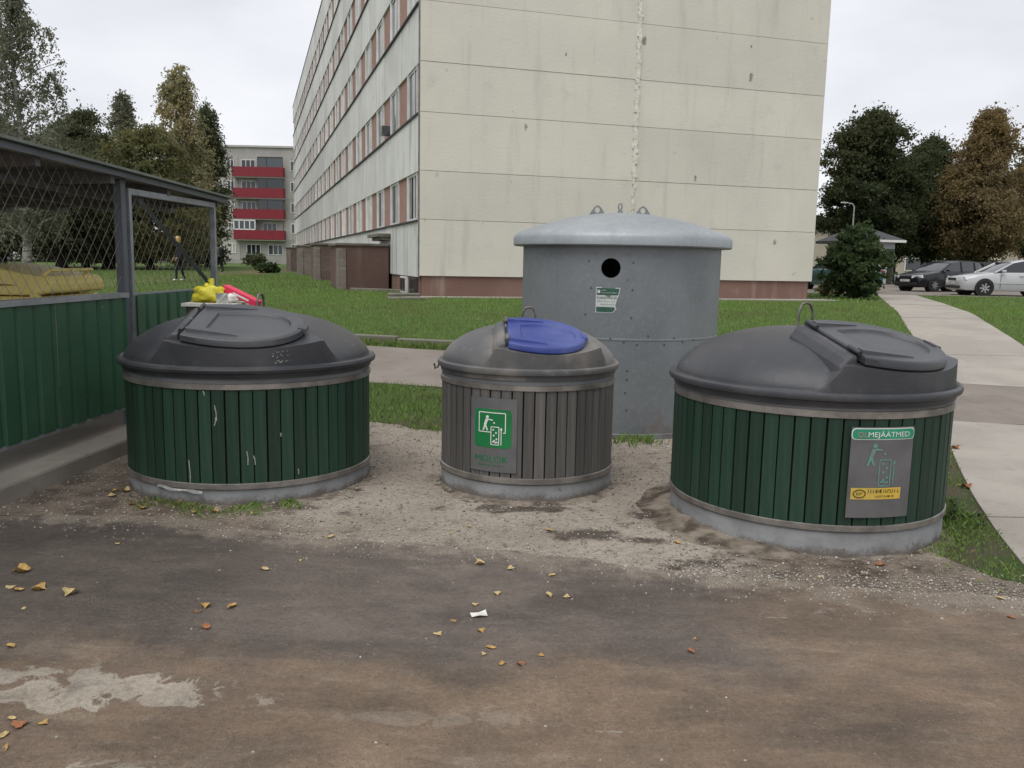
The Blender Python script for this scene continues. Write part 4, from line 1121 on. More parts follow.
def flap_parts(lid, Rl, zs, mat_f, mat_b):
    s_ = Rl / 0.9
    sl = math.atan(PL[2])
    p0 = Vector((-0.375, -0.455)); d = Vector((0.978, -0.208)).normalized(); q = Vector((-d.y, d.x))   # in plan
    def P(pp, qq, up):
        xy = p0 + d * pp + q * qq
        z = PL[1] + PL[2] * (xy.y - PL[0]) + up
        return (xy.x * s_, xy.y * s_, z * zs)
    out = []
    n = 22
    for i in range(n + 1):
        pp = 0.035 + 0.735 * (1 - math.cos(math.pi * i / n)) / 2
        qq = (0.27 + 0.06 * math.sin(min(pp / 0.3, 1) * math.pi / 2)) if pp < 0.3 else 0.33 * max(0, 1 - ((pp - 0.3) / 0.471) ** 2.3) ** 0.5
        out.append((pp, qq))
    loop = out + [(a, -b) for a, b in reversed(out[:-1])]
    cx = 0.36
    def ring(k, up, inner=False):
        rs = []
        for (a, b) in loop:
            rs.append(P(cx + (a - cx) * k, b * k, up))
        return rs
    rings = [ring(0.985, 0.004), ring(1.012, 0.014), ring(1.012, 0.048), ring(0.992, 0.056), ring(0.95, 0.058), ring(0.90, 0.055)]
    # shield shaped recess with a straight hinge side
    rec = []
    for (a, b) in loop:
        a2 = cx + (a - cx) * 0.72 + 0.03; b2 = b * (0.50 + 0.26 * a)
        rec.append((a2, b2))
    rings.append([P(a, b, 0.055) for a, b in rec]); rings.append([P(cx + (a - cx) * 0.96, b * 0.95, 0.040) for a, b in rec])
    mb = MB(); nl = len(loop)
    vs = [v for r in rings for v in r] + [P(cx, 0, 0.044)]
    fs = []
    for i in range(len(rings) - 1):
        for k in range(nl):
            k2 = (k + 1) % nl
            fs.append((i * nl + k, i * nl + k2, (i + 1) * nl + k2, (i + 1) * nl + k))
    c = len(vs) - 1
    for k in range(nl): fs.append(((len(rings) - 1) * nl + k, (len(rings) - 1) * nl + (k + 1) % nl, c))
    mb.add(vs, fs)
    mb.build('flap', mat_f, lid, smooth=35)
    tab = MB()
    tab.add([P(0.74, -0.05, 0.035), P(0.80, -0.04, 0.03), P(0.80, 0.04, 0.03), P(0.74, 0.05, 0.035), P(0.74, -0.05, 0.064), P(0.795, -0.04, 0.054), P(0.795, 0.04, 0.054), P(0.74, 0.05, 0.064)],
            [(0, 1, 2, 3), (4, 5, 6, 7), (0, 1, 5, 4), (1, 2, 6, 5), (2, 3, 7, 6), (3, 0, 4, 7)])
    tab.build('grip', mat_f, lid)
    for sg in (-1, 1):                              # moulded ribs beside the recess
        mb2 = MB()
        mb2.add([P(0.05, sg * 0.19, 0.048), P(0.05, sg * 0.235, 0.048), P(0.42, sg * 0.255, 0.05), P(0.05, sg * 0.195, 0.074), P(0.05, sg * 0.23, 0.074), P(0.39, sg * 0.25, 0.06)],
                [(0, 1, 2), (3, 4, 5), (0, 1, 4, 3), (1, 2, 5, 4), (2, 0, 3, 5)])
        mb2.build('rib', mat_f, lid)
    hb = MB()                                       # hinge block: a wedge rising from the dome to the flap's edge
    pts = [(-0.12, -0.10), (-0.10, -0.025), (-0.065, 0.018), (-0.03, 0.040), (0.012, 0.046), (0.02, -0.10)]
    hb.extrude([P(a, -0.25, b) for a, b in pts], tuple(Vector(P(0, 0.25, 0)) - Vector(P(0, -0.25, 0))))
    hb.build('hinge_block', mat_b, lid, bevel=0.016, seg=3)
    for qq in (-0.2, 0.2):
        MB().tube([P(0.025, qq - 0.05, 0.062), P(0.025, qq + 0.05, 0.062)], 0.014, 8).build('hinge_pin', mat_b, lid)

class Cyl:
    """flat artwork bent round a cylinder; u to the viewer's right, v up"""
    def __init__(s, R, ang, zc): s.R, s.a, s.z, s.mb = R, ang, zc, MB()
    def P(s, u, v, off):
        t = s.a + u / s.R
        return ((s.R + off) * math.cos(t), (s.R + off) * math.sin(t), s.z + v)
    def rr(s, u0, u1, v0, v1, r=0.0, off=0.0, n=14):
        vs, fs = [], []
        for i in range(n + 1):
            u = u0 + (u1 - u0) * i / n
            if r:
                u = u0 + (u1 - u0) * (1 - math.cos(math.pi * i / n)) / 2
            e = min(u - u0, u1 - u); cut = 0
            if r and e < r: cut = r - math.sqrt(max(0, r * r - (r - e) ** 2))
            vs += [s.P(u, v0 + cut, off), s.P(u, v1 - cut, off)]
        for i in range(n): fs.append((2 * i, 2 * i + 2, 2 * i + 3, 2 * i + 1))
        s.mb.add(vs, fs); return s
    def line(s, pts, w, off, close=False):
        if close: pts = pts + [pts[0]]
        for (a, b) in zip(pts[:-1], pts[1:]):
            du, dv = b[0] - a[0], b[1] - a[1]; L = math.hypot(du, dv) or 1; nu, nv = -dv / L * w / 2, du / L * w / 2
            k = 5; vs, fs = [], []
            for i in range(k + 1):
                u, v = a[0] + du * i / k, a[1] + dv * i / k
                vs += [s.P(u + nu, v + nv, off), s.P(u - nu, v - nv, off)]
            for i in range(k): fs.append((2 * i, 2 * i + 1, 2 * i + 3, 2 * i + 2))
            s.mb.add(vs, fs)
        return s
    def disc(s, u, v, r, off, n=10):
        vs = [s.P(u + r * math.cos(2 * math.pi * k / n), v + r * math.sin(2 * math.pi * k / n), off) for k in range(n)]
        s.mb.add(vs, [tuple(range(n))]); return s
    def text(s, body, size, u, v, off, width=None, bold=0.0):
        V, Fs = text_mesh(body, size, 'LEFT', bold=bold)
        x0, x1 = min(p[0] for p in V), max(p[0] for p in V)
        k = (width / (x1 - x0)) if width else 1.0
        s.mb.add([s.P(u + (p[0] - x0) * k, v + p[1], off) for p in V], Fs); return s
    def build(s, name, mat, parent): return s.mb.build(name, mat, parent, fix=False)

def strokes(c, u0, u1, v, hgt, off, sd):
    """a printed line too worn and small to read"""
    r_ = random.Random(sd); u = u0; k = 0
    while u < u1:
        w = hgt * r_.uniform(0.35, 0.6)
        c.rr(u, u + w * 0.35, v, v + hgt, 0, off, 1)
        if r_.random() < 0.7: c.rr(u + w * 0.35, u + w, v + hgt * r_.choice((0, 0.4, 0.78)), v + hgt * r_.choice((0.22, 0.6, 1.0)), 0, off, 1)
        k += 1; u += w + hgt * (0.2 if k % 6 else 0.55)
def figure(c, u, v, s_, off):
    """the little person dropping a bag into the bin"""
    c.disc(u, v + 0.118 * s_, 0.014 * s_, off)
    c.line([(u - 0.004 * s_, v + 0.10 * s_), (u - 0.022 * s_, v + 0.045 * s_)], 0.024 * s_, off)
    c.line([(u - 0.02 * s_, v + 0.05 * s_), (u - 0.038 * s_, v)], 0.013 * s_, off)
    c.line([(u - 0.018 * s_, v + 0.05 * s_), (u + 0.002 * s_, v + 0.0 * s_)], 0.013 * s_, off)
    c.line([(u, v + 0.098 * s_), (u + 0.05 * s_, v + 0.092 * s_)], 0.010 * s_, off)
    c.disc(u + 0.062 * s_, v + 0.07 * s_, 0.008 * s_, off)
    c.line([(u + 0.035 * s_, v + 0.035 * s_), (u + 0.035 * s_, v - 0.12 * s_), (u + 0.105 * s_, v - 0.12 * s_), (u + 0.105 * s_, v + 0.035 * s_)], 0.007 * s_, off, True)
    for a, b in ((.055, .01), (.08, -.015), (.06, -.04), (.085, -.07), (.055, -.095), (.075, -.10), (.09, -.098), (.065, -.085)):
        c.disc(u + a * s_, v + b * s_, 0.008 * s_, off)
    c.line([(u + 0.125 * s_, v + 0.02 * s_), (u + 0.125 * s_, v - 0.12 * s_)], 0.007 * s_, off)
    c.line([(u + 0.117 * s_, v + 0.01 * s_), (u + 0.125 * s_, v + 0.03 * s_), (u + 0.133 * s_, v + 0.01 * s_)], 0.006 * s_, off)

def waste_bin(cx, cy, R, nsl, slatm, phi, zs, hs, lidm, flapm, label, loopxy, sink=0.0, tilt=(0, 0)):
    r = empty('waste_bin', (cx, cy, -sink)); tag(r, label, 'waste bin', 'half sunken waste bins in a row')
    r.rotation_euler = (tilt[0], tilt[1], 0)
    th0 = math.atan2(-cy, -cx)
    za, zb, zc, ze, zr = hs
    MB().lathe([(R - 0.03, -0.15), (R + 0.006, -0.15), (R + 0.002, za - 0.01), (R - 0.006, za), (R - 0.03, za)], 72).build('base_ring', M_base, r, smooth=40)
    MB().lathe([(R - 0.022, za - 0.01), (R - 0.022, ze)], 72).build('barrel', M_inner, r, smooth=60)
    MB().lathe([(R + 0.006, za + 0.002), (R + 0.014, za + 0.006), (R + 0.014, zb - 0.004), (R + 0.006, zb)], 72).build('lower_band', M_band, r, smooth=40)
    MB().lathe([(R + 0.006, zc), (R + 0.013, zc + 0.004), (R + 0.013, ze - 0.004), (R + 0.004, ze)], 72).build('upper_band', M_band, r, smooth=40)
    MB().lathe([(R - 0.02, ze - 0.01), (R + 0.004, ze + 0.001), (R + 0.002, zr - 0.075), (R - 0.02, zr - 0.06)], 72).build('neck', M_neck, r, smooth=40)
    w = 2 * math.pi * R / nsl
    sm = MB().box((0, 0, 0), (0.02, w - 0.010, zc - zb + 0.02)).mesh('slat', slatm)
    for k in range(nsl):
        a = 2 * math.pi * k / nsl + random.uniform(-.002, .002)
        rr_ = R - 0.006 + random.uniform(-0.003, 0.003)
        o = place('slat', sm, r, (rr_ * math.cos(a), rr_ * math.sin(a), (zb + zc) / 2), a + random.uniform(-.02, .02))
    Rl = R * 1.04
    ps = th0 + phi + math.pi / 2
    lid = place('lid', lid_mesh('lid', Rl, zs, lidm), r, (0, 0, zr), ps)
    flap_parts(lid, Rl, zs, flapm, lidm)
    lx, ly, la, lh, lw = loopxy
    z0 = zr + 0.36 * zs
    pts = [(-lw, 0, -0.05), (-lw * 0.95, 0, lh * 0.6), (-lw * 0.6, 0, lh * 0.93), (0, 0, lh), (lw * 0.6, 0, lh * 0.93), (lw * 0.95, 0, lh * 0.6), (lw, 0, -0.05)]
    lo = MB().tube(pts, 0.009, 8).build('lifting_loop', M_wire, lid, smooth=60)
    lo.location = (math.cos(-ps) * lx - math.sin(-ps) * ly, math.sin(-ps) * lx + math.cos(-ps) * ly, 0.29 * zs)
    lo.rotation_euler = (0, 0, la - ps)
    return r, th0
b1, t1 = waste_bin(-1.905, 6.155, 0.845, 62, M_green_slat, rad(-3), 1.0, (0.105, 0.148, 0.755, 0.795, 0.905), M_lid, M_flap, 'big round bin with green slats and grey flap, next to the green shelter', (0.03, 0.16, 1.35, 0.13, 0.05))
b2, t2 = waste_bin(0.115, 6.155, 0.622, 52, M_grey_slat, rad(16), 0.86, (0.12, 0.165, 0.752, 0.791, 0.90), M_lid_dusty, M_blue, 'small round bin with grey slats and blue flap, in the middle', (0.0, 0.1, 0.0, 0.12, 0.05))
b3, t3 = waste_bin(1.90, 5.40, 0.832, 62, M_green_slat, rad(49), 1.0, (0.145, 0.185, 0.785, 0.83, 0.925), M_lid_worn, M_flap, 'big round bin with green slats and picture sign, beside the concrete path', (-0.02, 0.08, 0.2, 0.16, 0.052))

# sign on the middle bin
a = t2 - rad(21); Rb = 0.622
c = Cyl(Rb, a, 0.45); c.rr(-0.165, 0.165, -0.25, 0.25, 0, 0.012); c.rr(-0.165, 0.165, -0.25, 0.25, 0, 0.016)
c.mb.f.append((0, 1, 31, 30)); c.mb.mi.append(0)
sgn = c.build('sign', M_plate, b2)
c = Cyl(Rb, a, 0.45); c.rr(-0.13, 0.13, -0.085, 0.175, 0.025, 0.018, 24); c.build('green_panel', M_print_green, sgn)
c = Cyl(Rb, a, 0.45)
c.line([(-0.012, 0.02), (-0.095, 0.02), (-0.095, 0.152), (0.09, 0.152), (0.09, 0.02), (0.075, 0.02)], 0.006, 0.0205)
figure(c, -0.035, 0.03, 0.78, 0.0205); c.build('pictogram', M_print_white, sgn)
c = Cyl(Rb, a, 0.45); c.text('MOLOK', 0.065, -0.125, -0.185, 0.0185, 0.235, 0.0); strokes(c, -0.10, 0.09, -0.212, 0.010, 0.0185, 3)
c.build('lettering', M_print_green, sgn)
# sign on the right bin
a = t3 + rad(29); Rb = 0.832
c = Cyl(Rb, a, 0.49); c.rr(-0.183, 0.187, -0.255, 0.255, 0, 0.014); c.rr(-0.183, 0.187, -0.255, 0.255, 0, 0.018)
sgn = c.build('sign', M_plate, b3)
c = Cyl(Rb, a, 0.49); c.rr(-0.183, 0.187, 0.185, 0.25, 0.022, 0.020, 20); c.build('white_border', M_print_white, sgn)
c = Cyl(Rb, a, 0.49); c.rr(-0.178, 0.182, 0.190, 0.245, 0.020, 0.0225, 20); c.build('green_panel', M_print_teal, sgn)
c = Cyl(Rb, a, 0.49); c.text('OL', 0.044, -0.15, 0.200, 0.025, 0.05, 0.0); c.build('worn_lettering', M_print_red, sgn)
c = Cyl(Rb, a, 0.49); c.text('MEJÄÄTMED', 0.040, -0.095, 0.202, 0.025, 0.245, 0.0); c.build('lettering', M_print_white, sgn)
c = Cyl(Rb, a, 0.49); figure(c, -0.05, 0.04, 0.95, 0.0205); c.build('pictogram', basic('faded_teal', (0.10, 0.30, 0.25), (0.16, 0.20, 0.19), 25, 0.5), sgn)
c = Cyl(Rb, a, 0.49); c.rr(-0.165, 0.125, -0.150, -0.085, 0, 0.020); c.build('yellow_label', M_print_yellow, sgn)
c = Cyl(Rb, a, 0.49)
el = [(-0.118 + 0.033 * math.cos(q), -0.1175 + 0.022 * math.sin(q)) for q in np.linspace(0, 6.283, 17)[:-1]]
c.line(el, 0.006, 0.0225, True); c.text('EP', 0.022, -0.135, -0.125, 0.0225, 0.032)
strokes(c, -0.072, 0.112, -0.113, 0.020, 0.0225, 5); strokes(c, -0.03, 0.08, -0.138, 0.011, 0.0225, 6)
c.build('lettering', M_print_olive, sgn)
# torn end of the lower band on the left bin
c = Cyl(0.845, t1 - rad(33), 0.112)
vs, fs = [], []
for i in range(13):
    u = -0.17 + 0.34 * i / 12; k_ = 0.018 + 0.012 * math.sin(i * 0.4) ** 2
    vs += [c.P(u, -0.012 - 0.0012 * i + 0.004 * math.sin(i * 1.1), k_), c.P(u, 0.004 - 0.0012 * i + 0.004 * math.sin(i * .8), k_ - 0.006)]
for i in range(12): fs.append((2 * i, 2 * i + 2, 2 * i + 3, 2 * i + 1))
MB().add(vs, fs).build('torn_strip', basic('bright_steel', (0.55, 0.54, 0.52), (0.4, 0.39, 0.38), 20, 0.35, 0.6), b1, fix=False)
# scratches through the paint
c = Cyl(0.845, t1, 0.0)
for (u, v, l, a_) in ((-0.23, 0.66, 0.10, 0.1), (-0.225, 0.58, 0.05, -0.2), (-0.04, 0.36, 0.09, 0.05), (0.0, 0.33, 0.06, 0.15), (-0.30, 0.75, 0.03, 0.3), (0.17, 0.47, 0.025, 0.0), (-0.41, 0.30, 0.16, 0.04), (0.28, 0.22, 0.04, .1)):
    c.line([(u, v), (u + a_ * l * 0.5 + 0.004, v - l * 0.5), (u + a_ * l, v - l)], 0.007, 0.0085)
c.R = 0.848
rs = random.Random(4)
for i in range(26):
    u, v = rs.uniform(0.13, 0.24), rs.choice((rs.uniform(0.93, 0.945), rs.uniform(0.96, 1.005)))
    c.line([(u, v), (u + rs.uniform(-.012, .012), v + rs.uniform(-.012, .012))], rs.uniform(0.003, 0.006), 0.004)
c.build('scratch_marks', basic('bare_wood', (0.34, 0.35, 0.31), (0.20, 0.23, 0.20), 60, 0.8), b1)['kind'] = 'stuff'
# small padlock hasp on the middle bin's rim
MB().tube([(0, 0, 0.0), (-0.02, -.01, -0.05), (-0.035, -.01, -0.06), (-0.045, -.005, -0.02)], 0.008, 6).build('hasp', M_wire, b2, (-0.642, 0.02, 0.872))

# ---------------------------------------------------------------- the galvanised glass container
def mat_galv(name, c1, c2, rough=0.5):
    k = Mat(name, rough, 0.25, 0.4)
    n1 = k.noise(1.6, 6, 0.6); n2 = k.noise(26, 3, 0.6); st = k.noise(5, 5, 0.6, stretch=(1, 1, 0.12)); n3 = k.noise(6, 6)
    x, y, z = k.xyz()
    col = k.mix(n1.step(0.35, 0.65), c1, c2)
    col = k.mix(n2.step(0.5, 0.64) * 0.30, col, tuple(q * 1.25 for q in c1))
    col = k.mix(st.step(0.56, 0.75) * 0.35, col, tuple(q * 0.72 for q in c2))
    rust = ((0.32 - z) + (n3 - 0.5) * 0.9).step(0.12, 0.35) * n3.step(0.5, 0.7)
    col = k.mix(rust * 0.5, col, (0.17, 0.12, 0.09))
    k.color(col); k.rough(n1 * 0.3 + (rough - 0.15)); k.bump(n2 * 0.15 + n1, 0.006); return k.m
M_galv = mat_galv('galvanised', (0.205, 0.222, 0.230), (0.172, 0.187, 0.195))
M_galvlid = mat_galv('galvanised_lid', (0.31, 0.335, 0.35), (0.25, 0.272, 0.286), 0.5)
CX, CY, CR, CZ = 1.065, 8.62, 0.978, 0.0
ct = empty('glass_container', (CX, CY, 0.0)); tag(ct, 'tall grey galvanised round glass bank with domed lid and round hole', 'container')
tcm = math.atan2(-CY, -CX)
ZT = 1.76
ang_hole = tcm - rad(5)
zh = 1.558
# shell with a true round opening
shell = MB(); n = 120
nz_ = 44
hole_r = 0.088
vs = []
zz = np.linspace(0.03, ZT, nz_ + 1)
for z in zz:
    for k in range(n):
        aa = 2 * math.pi * k / n
        vs.append([CR, aa, z])
fs = []
hidx = {}
for i in range(nz_):
    for k in range(n):
        k2 = (k + 1) % n
        q = [i * n + k, i * n + k2, (i + 1) * n + k2, (i + 1) * n + k]
        cu = ((2 * math.pi * (k + 0.5) / n - ang_hole + math.pi) % (2 * math.pi) - math.pi) * CR; cv = (zz[i] + zz[i + 1]) / 2 - zh
        if abs(cu) < 0.135 and abs(cv) < 0.11: hidx[(i, k)] = 1; continue
        fs.append(tuple(q))
shell.add([(v[0] * math.cos(v[1]), v[0] * math.sin(v[1]), v[2]) for v in vs], fs)
ii = sorted(set(i for i, k in hidx)); kk = sorted(set(k for i, k in hidx), key=lambda k: ((2 * math.pi * (k + .5) / n - ang_hole + math.pi) % (2 * math.pi)))
def cylp(u, v, off=0.0): return ((CR + off) * math.cos(ang_hole + u / CR), (CR + off) * math.sin(ang_hole + u / CR), zh + v)
def ang_u(k): return ((2 * math.pi * k / n - ang_hole + math.pi) % (2 * math.pi) - math.pi) * CR
u0, u1 = ang_u(kk[0]), ang_u(kk[-1] + 1); v0, v1 = zz[ii[0]] - zh, zz[ii[-1] + 1] - zh
nn = 48
outer, inner, deep = [], [], []
for q in range(nn):
    t = 2 * math.pi * q / nn; cu, cv = math.cos(t), math.sin(t)
    k_ = min((u1 if cu > 0 else -u0) / max(abs(cu), 1e-6), (v1 if cv > 0 else -v0) / max(abs(cv), 1e-6))
    outer.append(cylp(cu * k_, cv * k_)); inner.append(cylp(cu * hole_r, cv * hole_r)); deep.append(cylp(cu * hole_r, cv * hole_r, -0.03))
hf = []
for q in range(nn):
    q2 = (q + 1) % nn
    hf += [(q, q2, nn + q2, nn + q), (nn + q, nn + q2, 2 * nn + q2, 2 * nn + q)]
shell.add(outer + inner + deep, hf)
shell.build('shell', M_galv, ct, smooth=40)
MB().lathe([(CR - 0.05, 0.02), (CR - 0.05, ZT - 0.02)], 60).build('inner_lining', M_inner, ct) if False else None
MB().lathe([(0.0, 0.04), (CR - 0.02, 0.04)], 60).build('floor', M_inner, ct)
MB().lathe([(CR + 0.004, 0.0), (CR + 0.012, 0.004), (CR + 0.012, 0.05), (CR + 0.002, 0.055)], 96).build('base_ring', M_galv, ct, smooth=40)
MB().lathe([(CR + 0.0005, 0.905), (CR + 0.0025, 0.91), (CR + 0.0025, 0.925), (CR + 0.0005, 0.93)], 96).build('seam', M_galv, ct, smooth=40)
LR = 1.078
prof = [(CR - 0.02, ZT - 0.005), (LR - 0.012, ZT - 0.005), (LR, ZT + 0.006), (LR, ZT + 0.075), (LR - 0.02, ZT + 0.108), (LR - 0.07, ZT + 0.137)]
for i in range(1, 15):
    r = (LR - 0.07) * (1 - i / 14.0)
    prof.append((max(r, 0.001), ZT + 0.137 + 0.20 * (1 - (r / (LR - 0.07)) ** 1.9)))
MB().lathe(prof, 96).build('lid', M_galvlid, ct, smooth=35)
M_bolt = basic('bolt', (0.05, 0.05, 0.05), rough=0.6)
bm_ = MB().lathe([(0.0, 0.005), (0.007, 0.004), (0.008, 0.0)], 8).mesh('bolt', M_bolt)
bpos = [(-0.20, 0.06), (0.20, 0.05), (-0.17, -0.18), (0.20, -0.19), (-0.22, -0.42), (0.20, -0.44), (-0.30, -0.62), (0.02, -0.63), (0.14, -0.66), (0.26, -0.68), (0.36, -0.6), (0.52, -0.68), (0.62, -0.62), (0.72, -0.66), (0.85, -.64), (0.18, -1.0), (0.17, -1.12), (0.19, -1.28), (0.18, -.92)]
for (u, v) in bpos:
    t = ang_hole + u / CR
    o = place('bolt', bm_, ct, ((CR + 0.001) * math.cos(t), (CR + 0.001) * math.sin(t), zh + v)); o.rotation_euler = (0, math.pi / 2, t)
for sgn_, an in ((-1, 0), (1, 0)):
    pts = [(-0.085, 0), (0.085, 0), (0.03, 0.085), (0.0, 0.10), (-0.03, 0.085)]
    lug = MB()
    vs = []; hole = [(0.026 * math.cos(q), 0.052 + 0.028 * math.sin(q)) for q in np.linspace(-math.pi / 2, 1.5 * math.pi, 13)[:-1]]
    outl = []
    for q in np.linspace(-math.pi / 2, 1.5 * math.pi, 13)[:-1]:
        cu, cv = math.cos(q), math.sin(q); best = 9
        P5 = pts
        for i in range(5):
            (ax, ay), (bx_, by_) = P5[i], P5[(i + 1) % 5]
            ex_, ey_ = bx_ - ax, by_ - ay; det = cu * -ey_ + cv * ex_
            if abs(det) < 1e-9: continue
            dx_, dy_ = ax, ay - 0.052
            t_ = (dx_ * -ey_ + dy_ * ex_) / det; s2 = (cu * dy_ - cv * dx_) / det
            if t_ > 0 and -1e-6 <= s2 <= 1 + 1e-6: best = min(best, t_)
        outl.append((cu * best, 0.052 + cv * best))
    for yy in (-0.008, 0.008):
        vs += [(p[0], yy, p[1]) for p in outl] + [(p[0], yy, p[1]) for p in hole]
    f_ = []
    for q in range(12):
        q2 = (q + 1) % 12
        f_ += [(q, q2, 12 + q2, 12 + q), (24 + q, 24 + q2, 36 + q2, 36 + q), (q, q2, 24 + q2, 24 + q), (12 + q, 12 + q2, 36 + q2, 36 + q)]
    lug.add(vs, f_).build('lifting_lug', M_galv, ct, (sgn_ * 0.225 - 0.03, -0.05, ZT + 0.307), 0.0)
MB().tube([(0, 0, 0), (0, 0, 0.05)], [0.03, 0.022], 10).tube([(0, 0, 0.045), (-0.018, 0, 0.075), (-0.012, 0, 0.115), (0.012, 0, 0.115), (0.018, 0, 0.075), (0, 0, 0.045)], 0.008, 6).build('lifting_eye', M_galv, ct, (-0.03, -0.05, ZT + 0.31), smooth=50)
# torn sticker
u_, v_ = -0.02, zh - 0.285
def sp(u, v, off): return ((CR + off) * math.cos(ang_hole + (u_ + u) / CR), (CR + off) * math.sin(ang_hole + (u_ + u) / CR), v_ + v)
def spoly(pts, off): return MB().add([sp(u, v, off) for u, v in pts], [tuple(range(len(pts)))])
M_stk_green = basic('sticker_green', (0.022, 0.080, 0.050), (0.03, 0.10, 0.065), 12, 0.5)
M_stk_white = basic('sticker_white', (0.60, 0.62, 0.60), (0.5, 0.52, 0.5), 15, 0.5)
stk = spoly([(-0.105, -0.115), (0.05, -0.115), (0.085, -0.085), (0.072, -0.045), (0.085, 0.0), (0.10, 0.04), (0.115, 0.11), (-0.105, 0.115)], 0.004).build('sticker', M_stk_white, ct, fix=False)
spoly([(-0.098, 0.045), (0.092, 0.045), (0.106, 0.103), (-0.098, 0.107)], 0.0065).build('header_band', M_stk_green, stk, fix=False)
spoly([(-0.098, -0.107), (0.045, -0.107), (0.072, -0.083), (0.064, -0.062), (-0.098, -0.062)], 0.0065).build('footer_band', M_stk_green, stk, fix=False)
def stext(body, size, u, v, off, width):
    V, Fs = text_mesh(body, size); x0, x1 = min(p[0] for p in V), max(p[0] for p in V); k = width / (x1 - x0)
    return [sp(u + (p[0] - x0) * k, v + p[1], off) for p in V], Fs
def sstrokes(mb, u0, u1, v, hgt, off, sd):
    r_ = random.Random(sd); u = u0; k = 0
    while u < u1:
        w = hgt * r_.uniform(0.35, 0.6); v2 = v + hgt * r_.choice((0.6, 1.0, 1.0))
        mb.add([sp(u, v, off), sp(u + w * 0.5, v, off), sp(u + w * 0.5, v2, off), sp(u, v2, off)], [(0, 1, 2, 3)])
        k += 1; u += w + hgt * (0.2 if k % 6 else 0.55)
mb = MB(); mb.add(*stext('KLAASPAKEND', 0.034, -0.095, 0.010, 0.0065, 0.18)); sstrokes(mb, -0.088, 0.066, -0.018, 0.014, 0.0065, 3); sstrokes(mb, -0.06, 0.06, -0.045, 0.014, 0.0065, 8)
mb.build('lettering', M_stk_green, stk, fix=False)
mb = MB(); sstrokes(mb, -0.055, -0.01, 0.082, 0.011, 0.0085, 2); sstrokes(mb, -0.055, 0.08, 0.060, 0.011, 0.0085, 4)
mb.add([sp(u, v, 0.0085) for u, v in ((-0.09, 0.06), (-0.066, 0.06), (-0.066, 0.09), (-0.09, 0.09))], [(0, 1, 2, 3)])
mb.build('header_lettering', M_stk_white, stk, fix=False)

# ---------------------------------------------------------------- shelter on the left
M_sheet = None
def mat_sheet():
    k = Mat('green_sheet', 0.42, spec=0.4)
    n1 = k.noise(1.5, 5); n2 = k.noise(9, 6, 0.65); ch = k.noise(21, 5, 0.6)
    col = k.mix(n1.step(0.35, 0.65), (0.030, 0.098, 0.052), (0.024, 0.080, 0.042))
    col = k.mix(n2.step(0.6, 0.75) * 0.4, col, (0.05, 0.085, 0.06))
    col = k.mix(ch.step(0.71, 0.735) * 0.55, col, (0.38, 0.42, 0.38))
    k.color(col); k.rough(n2 * 0.3 + 0.3); k.bump(n1, 0.01); return k.m
M_sheet = mat_sheet()
M_post = basic('painted_steel', (0.105, 0.118, 0.132), (0.085, 0.095, 0.107), 4, 0.45, 0.2)
M_lite = basic('galvanised_rail', (0.30, 0.32, 0.34), (0.22, 0.235, 0.25), 6, 0.45, 0.4)
M_roofsh = basic('roof_sheet', (0.15, 0.175, 0.15), (0.11, 0.13, 0.115), 3, 0.5)
M_under = basic('roof_underside', (0.13, 0.125, 0.12), (0.10, 0.095, 0.09), 4, 0.7)
M_chain = basic('wire_mesh', (0.22, 0.215, 0.18), (0.17, 0.165, 0.14), 20, 0.5, 0.3)
sh = empty('waste_shelter', (-3.337, 7.3, 0.0), -math.atan(0.056))
tag(sh, 'roofed green metal and wire mesh waste shelter at the left edge', 'shelter')
fl = MB().b2((-3.7, -6.0, -0.05), (0.31, 2.35, 0.13)).build('shelter_platform', M_conc, None, (-3.337, 7.3, 0.0), -math.atan(0.085), bevel=0.02, seg=2)
struct(fl)
pz = 0.12
for (x, y, w) in ((0, 0, 0.075), (0, 1.92, 0.06), (0, -4.2, 0.085), (-3.3, 1.92, 0.085), (-3.3, -1.2, 0.085), (-3.3, -4.2, 0.085)):
    MB().b2((x - w / 2, y - w / 2, pz), (x + w / 2, y + w / 2, 2.215 - 0.03 * y)).build('post', M_post, sh, bevel=0.006)
def zroof(y): return 2.275 - 0.028 * (y + 1.59)
rf = MB()
def slab4(mb, xa, xb, ya, yb, dz0, dz1):
    vs = []
    for dz in (dz0, dz1):
        for (x, y) in ((xa, ya), (xb, ya), (xb, yb), (xa, yb)): vs.append((x, y, zroof(y) + dz - 0.05 * (x / -3.3 if x < 0 else 0)))
    mb.add(vs, [(3, 2, 1, 0), (4, 5, 6, 7), (0, 1, 5, 4), (1, 2, 6, 5), (2, 3, 7, 6), (3, 0, 4, 7)])
slab4(rf, -3.6, 0.17, -4.6, 2.12, 0.035, 0.055)
roof = rf.build('roof', M_roofsh, sh)
for (xa, xb) in ((0.06, 0.12), (-3.36, -3.3)):
    q = MB(); slab4(q, xa, xb, -4.5, 2.06, -0.015, 0.03); q.build('eaves_beam', M_post, roof)
for yy in (-4.2, -3.2, -2.2, -1.2, -0.2, 0.8, 1.95):
    q = MB(); slab4(q, -3.3, 0.055, yy - 0.03, yy + 0.03, -0.07, 0.028); q.build('rafter', M_under, roof)
for xx in (-0.5, -1.1, -1.7, -2.3, -2.9):
    q = MB(); slab4(q, xx - 0.03, xx + 0.03, -4.5, 2.06, -0.12, -0.074); q.build('purlin', M_under, roof)
q = MB(); slab4(q, -3.55, 0.1, -4.55, 2.1, 0.03, 0.034); q.build('underside_board', M_under, roof)
